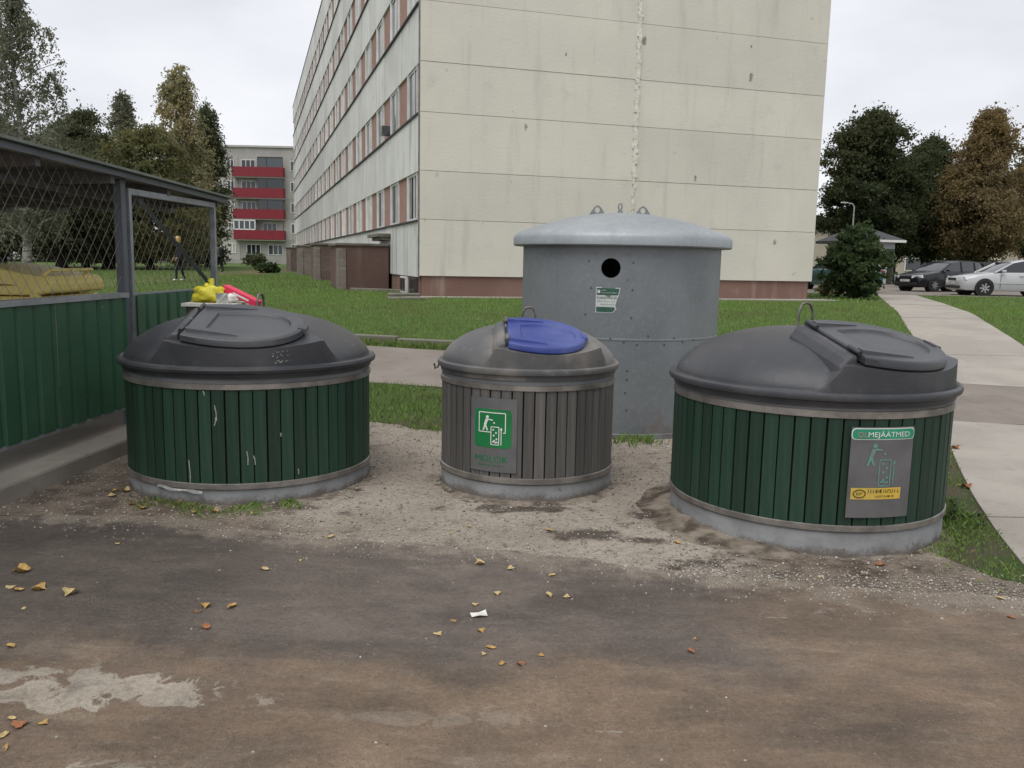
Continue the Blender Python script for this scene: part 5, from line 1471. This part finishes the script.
def corrugated(mb, y0, y1, z0, z1, x=0.03):
    prof = []
    y = y0
    while y < y1 - 1e-6:
        for (dy, dx) in ((0, 0), (0.135, 0.0), (0.155, -0.022), (0.185, -0.022), (0.205, 0.0)):
            if y + dy <= y1 + 1e-6: prof.append((x + dx, y + dy))
        y += 0.205
    vs = [(p[0], p[1], z0) for p in prof] + [(p[0], p[1], z1) for p in prof]
    n_ = len(prof)
    mb.add(vs, [(i, i + 1, n_ + i + 1, n_ + i) for i in range(n_ - 1)])
for i, y0 in enumerate((-4.16, -3.135, -2.11, -1.085)):
    q = MB(); corrugated(q, y0, y0 + 1.025, 0.30, 1.232, 0.05 + 0.002 * (i % 2)); q.build('green_sheet', M_sheet, sh, fix=False)
MB().b2((-0.03, -4.16, 1.232), (0.07, -0.045, 1.272)).build('rail', M_lite, sh)
MB().b2((-0.03, -4.16, 0.275), (0.04, -0.045, 0.299)).build('bottom_rail', M_lite, sh)
for x0 in (-3.2, -2.2, -1.2):
    q = MB().b2((x0, 1.90, 0.25), (x0 + 0.98, 1.915, 1.15)); q.build('end_sheet', M_sheet, sh)
def chain(mb, y0, y1, z0, z1, x):
    cw, ch_ = 0.125, 0.15
    for sg in (1, -1):
        t = y0 - (z1 - z0) * cw / ch_ if sg > 0 else y0
        te = y1 if sg > 0 else y1 + (z1 - z0) * cw / ch_
        while t < te:
            a, b = (t, z0), (t + sg * (z1 - z0) * cw / ch_, z1)
            pts = []
            for (ya, za, yb, zb) in ((a[0], a[1], b[0], b[1]),):
                s0, s1 = 0.0, 1.0
                for lim, up in ((y0, True), (y1, False)):
                    d_ = yb - ya; ts = (lim - ya) / d_
                    inside_a = ya >= lim if up else ya <= lim; inside_b = yb >= lim if up else yb <= lim
                    if not inside_a and not inside_b: s0, s1 = 1, 0
                    elif not inside_a: s0 = max(s0, ts)
                    elif not inside_b: s1 = min(s1, ts)
                if s1 > s0 + 0.02:
                    k_ = 4
                    for i in range(k_ + 1):
                        s = s0 + (s1 - s0) * i / k_
                        pts.append((x + sg * 0.003 + 0.008 * math.sin(3 * (ya + (yb - ya) * s) + za), ya + (yb - ya) * s, za + (zb - za) * s))
            if pts: mb.tube(pts, 0.0019, 4, cap=False)
            t += cw
q = MB(); chain(q, -4.1, -0.05, 1.275, 2.25, 0.0); struct(q.build('wire_mesh', M_chain, sh, smooth=60, fix=False), 'stuff')
gate = place('gate', MB().b2((0.0, 0.06, 2.10), (0.05, 1.885, 2.15)).b2((0.0, 0.06, 0.3), (0.05, 0.105, 2.1)).b2((0.0, 1.845, 0.3), (0.05, 1.885, 2.1)).b2((0.0, 0.105, 1.235), (0.05, 1.845, 1.26)).mesh('gate', M_lite), sh)
MB().tube([(0.02, 0.28, 2.08), (0.02, 1.80, 1.27)], 0.028, 4).build('brace', M_post, gate)
q = MB(); corrugated(q, 0.09, 1.88, 0.30, 1.248, 0.072); q.build('green_sheet', M_sheet, gate, fix=False)
q = MB(); chain(q, 0.105, 1.845, 1.26, 2.1, 0.025); struct(q.build('wire_mesh', M_chain, gate, smooth=60, fix=False), 'stuff')

# yellow wheeled container in the shelter
M_yel = basic('yellow_plastic', (0.92, 0.76, 0.27), (0.86, 0.70, 0.23), 4, 0.5, bump=0.004, bscale=12)
dm = empty('wheeled_container', (-4.86, 8.05, 0.13), 0.02)
tag(dm, 'yellow plastic wheeled container with rounded lid inside the wire mesh shelter', 'container')
MB().box((0, 0, 0.60), (1.15, 0.86, 0.80), taper=1.12).build('body', M_yel, dm, bevel=0.05, seg=3)
MB().b2((-0.70, -0.53, 1.02), (0.70, 0.53, 1.075)).build('rim', M_yel, dm, bevel=0.02, seg=2)
pf = [(-0.74, 1.10), (-0.70, 1.20), (-0.5, 1.30), (-0.22, 1.355), (0.02, 1.36), (0.30, 1.325), (0.55, 1.275), (0.70, 1.255), (0.755, 1.20), (0.745, 1.11), (0.6, 1.085), (0.0, 1.085), (-0.6, 1.085)]
lidy = MB().extrude([(x, -0.53, z) for x, z in pf], (0, 1.06, 0)).build('lid', M_yel, dm, bevel=0.02, seg=2)
MB().extrude([(x, -0.548, z) for x, z in ((-0.5, 1.19), (0.28, 1.19), (0.46, 1.175), (0.28, 1.165), (-0.5, 1.165))], (0, 0.012, 0)).build('groove', basic('dark_yellow', (0.30, 0.20, 0.05), rough=.6), lidy)
MB().b2((-0.30, -0.25, 1.358), (0.05, 0.1, 1.372)).build('filling_ring', M_lid, lidy, bevel=0.01)
MB().tube([(0.66, -0.46, 1.26), (0.74, -0.46, 1.31), (0.74, 0.3, 1.31), (0.66, 0.3, 1.26)], 0.016, 6).build('lid_handle', M_yel, lidy, smooth=60)
for xx in (-0.3, 0.1, 0.62): MB().b2((xx - 0.03, -0.56, 0.95), (xx + 0.03, -0.49, 1.12)).build('bracket', M_yel, dm)
for (xx, yy) in ((-0.42, -0.3), (0.42, -0.3), (-0.42, 0.3), (0.42, 0.3)):
    w_ = MB().tube([(xx, yy - 0.025, 0.1), (xx, yy + 0.025, 0.1)], 0.1, 16).build('wheel', M_lid, dm, smooth=40)
MB().tube([(0.70, -0.4, 1.0), (0.80, -0.4, 1.06), (0.80, 0.4, 1.06), (0.70, 0.4, 1.0)], 0.014, 6).build('push_bar', basic('steel_bar', (0.4, 0.4, 0.4), rough=.4, metallic=.6), dm, smooth=60)

# the discarded cabinet behind the left bin with bags on it
M_ply = basic('old_chipboard', (0.105, 0.085, 0.070), (0.08, 0.065, 0.055), 5, 0.8, stretch=(1, 1, 0.2))
M_pale = basic('pale_board', (0.62, 0.60, 0.54), (0.52, 0.50, 0.45), 5, 0.6)
cb = empty('cabinet', (-2.54, 7.58, 0.0), 0.03); tag(cb, 'dark brown discarded cabinet with pale top behind the left green bin', 'cabinet')
MB().b2((-0.30, -0.2, 0.012), (-0.28, 0.2, 1.16)).b2((0.08, -0.2, 0.012), (0.10, 0.2, 1.16)).b2((-0.28, 0.18, 0.012), (0.08, 0.2, 1.16)).b2((-0.28, -0.2, 0.012), (0.08, 0.18, 0.06)).build('carcass', M_ply, cb)
MB().b2((-0.278, -0.215, 0.065), (-0.102, -0.201, 1.155)).build('door', M_ply, cb); MB().b2((-0.098, -0.215, 0.065), (0.078, -0.201, 1.155)).build('door', M_ply, cb)
MB().b2((-0.33, -0.24, 1.16), (0.13, 0.22, 1.187)).build('top_board', M_pale, cb)
def blob(name, seedv, sx, sy, sz, mat, amp=0.22, ears=True, sub=3):
    bm = bmesh.new(); bmesh.ops.create_icosphere(bm, subdivisions=sub, radius=1.0)
    from mathutils import noise as mn
    for v in bm.verts:
        d = v.co.normalized(); k = 1 + amp * mn.noise(d * 2.1 + Vector((seedv, 0, 0))) + amp * 0.6 * mn.noise(d * 5.3 + Vector((0, seedv, 0)))
        z = d.z
        kz = 1.0
        if ears and z > 0.55: k *= 1 - 0.55 * (z - 0.55) / 0.45; kz = 1.35
        v.co = Vector((d.x * k * sx, d.y * k * sy, max(d.z * k * kz * sz, -sz * 0.82) + sz * 0.82))
    me = bpy.data.meshes.new(name); bm.to_mesh(me); bm.free(); me.materials.append(mat)
    me.polygons.foreach_set('use_smooth', np.ones(len(me.polygons), dtype=bool)); return me
M_bagy = basic('yellow_bag', (0.66, 0.60, 0.05), (0.56, 0.50, 0.03), 9, 0.4, bump=0.02, bscale=14)
M_bagw = basic('white_bag', (0.72, 0.70, 0.66), (0.58, 0.56, 0.52), 9, 0.5, bump=0.02, bscale=14)
bgo = empty('plastic_bag', (-2.70, 7.56, 1.187)); tag(bgo, 'bright yellow knotted plastic bag on the cabinet behind the left bin', 'bag')
place('bag_body', blob('bag_body', 1.7, 0.15, 0.12, 0.085, M_bagy, 0.4), bgo)
q = MB(); q.tube([(0.0, 0, 0.12), (0.03, 0.0, 0.165), (0.015, 0.01, 0.20)], [0.035, 0.02, 0.03], 7).tube([(0.0, 0.0, 0.12), (-0.03, 0.02, 0.155)], [0.03, 0.024], 7); q.build('knot', M_bagy, bgo, smooth=60)
wb = place('plastic_bag', blob('plastic_bag', 5.2, 0.06, 0.06, 0.045, M_bagw, 0.3, False), None, (-2.49, 7.50, 1.187)); tag(wb, 'crumpled pale bag between the yellow bag and the pink box', 'bag')
M_pinkp = basic('pink_card', (0.70, 0.035, 0.10), (0.62, 0.03, 0.085), 8, 0.45)
pk = empty('pink_box', (-2.43, 7.62, 1.245)); pk.rotation_euler = (0, rad(24), rad(-8)); tag(pk, 'flat bright pink carton leaning on the cabinet behind the left bin', 'box')
MB().b2((-0.17, -0.06, -0.022), (0.17, 0.06, 0.03)).build('carton', M_pinkp, pk)
MB().b2((-0.06, -0.0625, -0.004), (0.10, -0.0602, 0.012)).build('print', M_print_white, pk)
pp = MB()
pg = [[(-0.05 + 0.033 * i, 0.008 * ((i * 7 + j * 5) % 3) - 0.02 * j, 0.03 * j + 0.006 * ((i + j) % 2)) for i in range(4)] for j in range(4)]
pp.add([p for r in pg for p in r], [(j * 4 + i, j * 4 + i + 1, j * 4 + i + 5, j * 4 + i + 4) for j in range(3) for i in range(3)])
tag(pp.build('paper', M_print_white, None, (-2.52, 7.38, 1.187), 0.2), 'small white crumpled paper on the front edge of the cabinet', 'paper')
# ---------------------------------------------------------------- fallen leaves
def leaf_mesh(kind):
    n = 12; pts = []
    for i in range(n):
        a_ = 2 * math.pi * i / n
        if kind == 0: r_ = 0.5 * (1 + 0.28 * math.cos(5 * a_) * (0.5 + 0.5 * math.cos(a_ / 1.0)))          # lobed
        elif kind == 1: r_ = 0.5 / math.sqrt((math.cos(a_) / 1.0) ** 2 + (math.sin(a_) / 0.6) ** 2)        # oval
        else: r_ = 0.5 * (0.75 + 0.25 * math.cos(3 * a_ + 1))
        pts.append((r_ * math.cos(a_), r_ * math.sin(a_)))
    V = [(0, 0, 0.03)] + [(x * 0.55, y * 0.55, 0.05 * math.sin(3 * i)) for i, (x, y) in enumerate(pts)] + [(x, y, 0.30 * (y * y * 4) * (1 if kind != 2 else 0.5) + 0.18 * math.sin(i * 1.3) * abs(x)) for i, (x, y) in enumerate(pts)]
    Fs = [(0, 1 + i, 1 + (i + 1) % n) for i in range(n)] + [(1 + i, 13 + i, 13 + (i + 1) % n, 1 + (i + 1) % n) for i in range(n)]
    z0 = min(v[2] for v in V)
    V = [(x, y, z - z0) for x, y, z in V]
    return V, Fs
LC = {'yellow': basic('leaf_yellow', (0.50, 0.32, 0.10), (0.30, 0.19, 0.07), 5, 0.8), 'orange': basic('leaf_rust', (0.36, 0.14, 0.06), (0.24, 0.10, 0.05), 5, 0.8), 'pale': basic('leaf_pale', (0.52, 0.41, 0.20), (0.38, 0.28, 0.13), 5, 0.8)}
LM = {}
for cn in LC:
    for kd in range(3):
        V, Fs = leaf_mesh(kd); LM[(cn, kd)] = MB().add(V, Fs).mesh('fallen_leaf', LC[cn], smooth=60)
Y_, O_, P_ = 'yellow', 'orange', 'pale'
near_left = [(22, 574, 15, Y_), (11, 590, 12, P_), (19, 593, 10, Y_), (39, 592, 13, Y_), (71, 596, 14, P_), (24, 611, 7, P_), (11, 649, 11, Y_), (118, 546, 6, P_), (44, 727, 11, Y_), (4, 740, 14, P_), (20, 729, 18, O_), (2, 755, 12, Y_), (12, 722, 10, P_)]
mid_left = [(206, 609, 10, Y_), (198, 615, 7, O_), (232, 609, 11, Y_), (206, 630, 13, O_), (265, 572, 10, P_), (331, 539, 9, P_), (300, 563, 4, P_)]
middle = [(480, 566, 9, P_), (511, 571, 10, P_), (552, 578, 8, P_), (497, 596, 8, P_), (549, 598, 11, P_), (567, 600, 10, P_), (475, 607, 8, P_), (454, 624, 8, Y_), (438, 637, 11, P_), (481, 634, 8, Y_), (491, 651, 11, Y_), (502, 667, 9, Y_), (521, 668, 9, O_), (541, 658, 8, Y_), (484, 657, 7, P_), (437, 740, 5, Y_)]
right = [(691, 654, 10, O_), (695, 643, 5, Y_), (880, 567, 12, O_), (820, 579, 6, P_), (1000, 601, 8, P_), (1011, 620, 8, O_), (549, 532, 8, Y_), (469, 528, 6, Y_), (452, 535, 5, P_), (677, 545, 6, Y_), (950, 453, 9, O_), (955, 450, 7, O_), (966, 489, 9, O_), (961, 487, 6, Y_)]
foot = [(112, 498, 11, P_), (115, 492, 8, Y_), (126, 493, 8, P_), (178, 505, 7, Y_), (194, 514, 7, Y_), (143, 510, 8, Y_), (215, 514, 6, Y_), (132, 506, 6, O_), (253, 516, 5, P_)]
ORD = ['first', 'second', 'third', 'fourth', 'fifth', 'sixth', 'seventh', 'eighth', 'ninth', 'tenth']
def scatter(lst, lab, grp):
    for (px, py, s, cn) in lst:
        p = gp(px, py); sz = s * p[1] / 850 * 1.12
        o = place('fallen_leaf', LM[(cn, random.randrange(3))], None, (p[0], p[1], p[2] + 0.011), random.uniform(0, 6.28))
        o.scale = (sz, sz * random.uniform(0.8, 1.0), sz * random.uniform(0.8, 1.6))
        same = sorted(q[0] for q in lst if q[3] == cn); k = same.index(px)
        nm = {'yellow': 'yellow', 'orange': 'rusty orange', 'pale': 'pale yellow'}[cn]
        order = '' if len(same) == 1 else (', leftmost' if k == 0 else ', rightmost' if k == len(same) - 1 else ', %s from the left' % ORD[k])
        tag(o, lab % nm + order, 'leaf', grp % cn)
scatter(near_left, '%s fallen leaf on asphalt near the left picture edge', '%s leaves on the asphalt at the left edge')
scatter(mid_left, '%s fallen leaf on asphalt before the left bin', '%s leaves in front of the left bin')
scatter(middle, '%s fallen leaf on asphalt before the middle bin', '%s leaves in front of the middle bin')
scatter(right, '%s fallen leaf on the ground around the right bin', '%s leaves around the right bin')
scatter(foot, '%s fallen leaf at the foot of the left bin', '%s leaves at the foot of the left bin')
p = gp(479, 618)
q = MB().add([(-.036, -.022, .004), (0, -.026, .012), (.036, -.02, .005), (-.04, .014, .01), (0, .02, .006), (.034, .025, .016)], [(0, 1, 4, 3), (1, 2, 5, 4)])
tag(q.build('paper', M_bagw, None, (p[0], p[1], 0.010), 0.2), 'small white scrap of paper on the asphalt before the middle bin', 'paper')

# ---------------------------------------------------------------- gravel stones, crumbs
def octa(P, s):
    N = len(P); base = np.array([(1, 0, 0), (0, 1, 0), (-1, 0, 0), (0, -1, 0), (0, 0, 1), (0, 0, -1)], float)
    V = base[None] * (s[:, None, None] * (0.6 + 0.8 * rng.random((N, 6, 1)))) * np.array([1, 1, 0.65])
    a_ = rng.random(N) * 6.28; ca, sa = np.cos(a_)[:, None], np.sin(a_)[:, None]
    X = V[:, :, 0] * ca - V[:, :, 1] * sa; Yv = V[:, :, 0] * sa + V[:, :, 1] * ca
    V = np.stack([X, Yv, V[:, :, 2]], -1) + P[:, None, :]
    Fb = np.array([(0, 1, 4), (1, 2, 4), (2, 3, 4), (3, 0, 4), (1, 0, 5), (2, 1, 5), (3, 2, 5), (0, 3, 5)])
    return V.reshape(-1, 3), (Fb[None] + (np.arange(N) * 6)[:, None, None]).reshape(-1, 3)
BINS = [(-1.905, 6.155, 0.84), (0.115, 6.155, 0.62), (1.90, 5.40, 0.83), (CX, CY, CR)]
def outside_bins(P, m_=0.0):
    k = np.ones(len(P), bool)
    for (a_, b_, r_) in BINS: k &= np.hypot(P[:, 0] - a_, P[:, 1] - b_) > r_ + m_
    return k
def mat_stone():
    k = Mat('pebble', 0.9, spec=0.2); geo = k.nt.nodes.new('ShaderNodeNewGeometry'); r_ = S(k.nt, geo.outputs['Random Per Island'])
    k.color(k.mix(r_, (0.15, 0.13, 0.11), (0.47, 0.435, 0.38))); return k.m
M_stone_ = mat_stone()
P = np.column_stack([rng.uniform(-3.2, 2.6, 15000), rng.uniform(3.95, 8.1, 15000)])
P = P[in_poly(P, GRAVEL)]; P = P[outside_bins(P)]
ed = np.array([yard_edge(x) for x in P[:, 0]])
P = P[P[:, 1] > ed - 0.02]
s1 = 0.0035 + 0.008 * rng.random(len(P)) ** 3
# stray stones over the asphalt edge, thick before the right bin
E_ = rng.uniform(-3, 3.0, 2600); Q = np.column_stack([E_, [yard_edge(x) for x in E_]]); Q[:, 1] -= np.abs(rng.normal(size=len(Q))) * 0.16
Q2 = np.column_stack([rng.uniform(0.8, 2.9, 1700), rng.normal(4.18, 0.10, 1700)]); Q2[:, 1] -= (Q2[:, 0] - 1.8) * 0.12; Q2 = Q2[outside_bins(Q2)]
Q3 = np.column_stack([rng.uniform(-2.6, 2.8, 420), rng.uniform(2.4, 4.5, 420)])
A_ = np.vstack([P, Q, Q2, Q3]); s_ = np.concatenate([s1, 0.002 + 0.006 * rng.random(len(Q)) ** 3, 0.003 + 0.006 * rng.random(len(Q2)) ** 2, 0.002 + 0.006 * rng.random(len(Q3)) ** 4])
P3 = np.column_stack([A_, 0.008 + 0 * s_])
V, Fq = octa(P3, s_)
struct(place('gravel', arr_mesh('gravel', V, Fq, M_stone_)), 'stuff', 'loose grey gravel stones round the bins')
# soil pushed up against the bins; dark colour also stands in for contact shade
def mat_bank():
    k = Mat('damp_soil_shade', 0.95, spec=0.15); n = k.noise(5, 6, 0.65); n3 = k.noise(40, 5, 0.7)
    k.color(k.val(k.mix(n.step(0.4, 0.62), (0.30, 0.255, 0.205), (0.085, 0.068, 0.054)), n3 * 1.2 + 0.4)); k.bump(n3 + n, 0.02); return k.m
M_bank = mat_bank()
def mound(cx, cy, R, a0, a1, hh, wd, name):
    n = 60; V, Fs = [], []
    from mathutils import noise as mn
    for i in range(n + 1):
        t = a0 + (a1 - a0) * i / n; e = math.sin(math.pi * i / n) ** 0.6
        for j in range(8):
            u = j / 7.0
            k_ = 1 + 0.7 * mn.noise(Vector((t * 4, u * 2, cx * 3)))
            r_ = R - 0.02 + wd * u * (0.75 + 0.5 * e) * (0.8 + 0.4 * mn.noise(Vector((t * 3, 1, cx))))
            V.append((cx + r_ * math.cos(t), cy + r_ * math.sin(t), -0.003 + (0.005 + hh * e * (1 - u) ** 1.6 * k_) * (1 if j < 7 else 0) + (0.012 * mn.noise(Vector((t * 19, u * 9, 3))) * (1 - u) if 0 < j < 7 else 0)))
    for i in range(n):
        for j in range(7): Fs.append((i * 8 + j, i * 8 + j + 1, (i + 1) * 8 + j + 1, (i + 1) * 8 + j))
    o = MB().add(V, Fs).build(name, M_bank, None, smooth=60); struct(o); return o
mound(-1.905, 6.155, 0.845, t1 - 1.5, t1 + 1.9, 0.008, 0.2, 'earth_bank')
mound(0.115, 6.155, 0.622, t2 - 1.6, t2 + 1.6, 0.012, 0.2, 'earth_bank')
mound(1.90, 5.40, 0.832, t3 - 2.3, t3 + 0.1, 0.055, 0.30, 'earth_bank')
mound(1.90, 5.40, 0.832, t3 + 0.12, t3 + 1.6, 0.008, 0.12, 'earth_bank')

# ---------------------------------------------------------------- grass
def mat_grass():
    k = Mat('grass_blade', 0.7, spec=0.25); geo = k.nt.nodes.new('ShaderNodeNewGeometry'); r_ = S(k.nt, geo.outputs['Random Per Island'])
    col = k.mix(r_, (0.120, 0.205, 0.044), (0.190, 0.285, 0.072)); col = k.mix(k.noise(0.7, 4).step(0.5, 0.72) * 0.6, col, (0.14, 0.13, 0.05))
    col = k.mix(r_.step(0.93, 0.97), col, (0.24, 0.20, 0.10)); k.color(col); return k.m
M_grass = mat_grass()
def blades(P, hgt, wid, bend=0.5):
    """P (n,2) -> bent two-triangle blades"""
    N = len(P); z = np.interp(P[:, 1], SL, _SLH)
    a_ = rng.random(N) * 6.283; hh = hgt * (0.5 + rng.random(N)); w = wid * (0.6 + 0.8 * rng.random(N)); bn = bend * hh * rng.random(N)
    b_ = rng.random(N) * 6.283
    dx, dy = np.cos(a_) * w, np.sin(a_) * w; ox, oy = np.cos(b_) * bn, np.sin(b_) * bn
    V = np.empty((N, 4, 3))
    V[:, 0] = np.column_stack([P[:, 0] - dx, P[:, 1] - dy, z - 0.004]); V[:, 1] = np.column_stack([P[:, 0] + dx, P[:, 1] + dy, z - 0.004])
    V[:, 2] = np.column_stack([P[:, 0] + dx * 0.6 + ox * 0.35, P[:, 1] + dy * 0.6 + oy * 0.35, z + hh * 0.6]); V[:, 3] = np.column_stack([P[:, 0] + ox, P[:, 1] + oy, z + hh])
    return V.reshape(-1, 3), np.arange(N * 4).reshape(-1, 4)
def pnoise(P, s, o=0.0):
    return np.sin(P[:, 0] * s + o) * np.sin(P[:, 1] * s * 1.3 + 2 * o) + 0.6 * np.sin(P[:, 0] * s * 2.7 + P[:, 1] * s * 1.9 + o) + 0.4 * np.sin(P[:, 0] * s * 5.1 - P[:, 1] * s * 4.3)
def free(P):
    k = ~in_poly(P, CROSS) & ~in_poly(P, PATH) & outside_bins(P, 0.02)
    k &= ~((P[:, 0] < -3.02) & (P[:, 1] < 9.6))
    return k
Vs, Fs_ = [], []
def put(P, hgt, wid, bend=0.5):
    V, Fq = blades(P, hgt, wid, bend); o = sum(len(v) for v in Vs); Vs.append(V); Fs_.append(Fq + o)
# lawn
P = np.column_stack([rng.uniform(-13, 19, 190000), 12.3 + 12.0 * rng.random(190000) ** 1.15]); P = P[free(P)]
dd = P[:, 1] - 23 - (P[:, 0] + 2.5) * 0.3
P = P[~((dd > -0.75) & (P[:, 0] > -3) & (P[:, 0] < 10))]; P = P[np.abs(P[:, 0] / P[:, 1]) < 0.68]
put(P, 0.05, 0.006)
P = np.column_stack([rng.uniform(-26, 24, 80000), rng.uniform(24, 46, 80000)]); P = P[free(P)]; P = P[np.abs(P[:, 0] / P[:, 1]) < 0.66]
P = P[~((P[:, 0] > 10.5) & (P[:, 1] > 33.0))]; P = P[~((P[:, 0] > -2.6 - (P[:, 1] - 23) * 0.306) & (P[:, 0] < 12 - (P[:, 1] - 23) * 0.1) & (P[:, 1] > 22) & (P[:, 0] < 9.5))]
put(P, 0.06, 0.012)
# strip between the gravel and the asphalt path
P = np.column_stack([rng.uniform(-4, 9, 60000), rng.uniform(7.4, 11.5, 60000)])
P = P[free(P) & (~in_poly(P, GRAVEL) | (~in_poly(P + np.array([0, 0.14]), GRAVEL) & (rng.random(len(P)) < 0.35)))]; P = P[pnoise(P, 2.1) > -0.9]; put(P, 0.042, 0.0035, 0.8)
# fringe along the kerb
xk = rng.uniform(-12, 2, 6000); P = np.column_stack([xk, cross_near(xk) + 2.85 + 0.18 * rng.random(6000)]); put(P, 0.09, 0.005, 0.8)
# verge beside the right bin
P = np.column_stack([rng.uniform(2.2, 5.0, 30000), rng.uniform(4.0, 8.6, 30000)])
P = P[free(P) & (~in_poly(P, GRAVEL) | (rng.random(len(P)) < 0.10))]; P = P[P[:, 1] > np.array([yard_edge(x) for x in P[:, 0]]) + 0.05]; pn = pnoise(P, 3.3, 1); P = P[(pn > 0.0) | (rng.random(len(P)) < 0.2)]
put(P, 0.022, 0.0018, 1.3)
P = np.column_stack([rng.normal(2.92, 0.07, 500), rng.normal(5.45, 0.2, 500)]); P = P[free(P)]; put(P, 0.04, 0.0024, 1.3)
# weeds at the foot of the left bin and round the glass container
def ringpts(cx, cy, R, a0, a1, n, wd):
    t = rng.uniform(a0, a1, n); r_ = R + np.abs(rng.normal(size=n)) * wd
    return np.column_stack([cx + r_ * np.cos(t), cy + r_ * np.sin(t)])
P = ringpts(-1.905, 6.155, 0.86, t1 - 0.85, t1 + 0.30, 1500, 0.11); P = P[pnoise(P, 6) > -0.1]; put(P, 0.030, 0.0022, 1.3)
P = ringpts(CX, CY, 1.05, -2.6, -0.5, 1100, 0.10); P = P[pnoise(P, 5, 2) > 0.1]; put(P, 0.07, 0.004, 0.9)
P = ringpts(1.90, 5.40, 0.85, -1.0, 0.6, 900, 0.10); P = P[free(P)]; put(P, 0.03, 0.002, 1.2)
V = np.vstack(Vs); Fq = np.vstack(Fs_)
struct(place('grass', arr_mesh('grass', V, Fq, M_grass)), 'stuff', 'short green grass of the lawns and verges')
# broad weed leaves on the verge
cs = np.column_stack([rng.normal(2.90, 0.06, 26), rng.normal(5.5, 0.2, 26), np.full(26, 0.03)]); cs = cs[outside_bins(cs, 0.05)]
V, Fq = leaves(cs, 12, 0.035, 0.018)
V[:, 2] = np.maximum(V[:, 2], 0.012)
struct(place('weeds', arr_mesh('weeds', V, Fq, L_bush)), 'stuff', 'low broad leaved weeds between the right bin and the path')
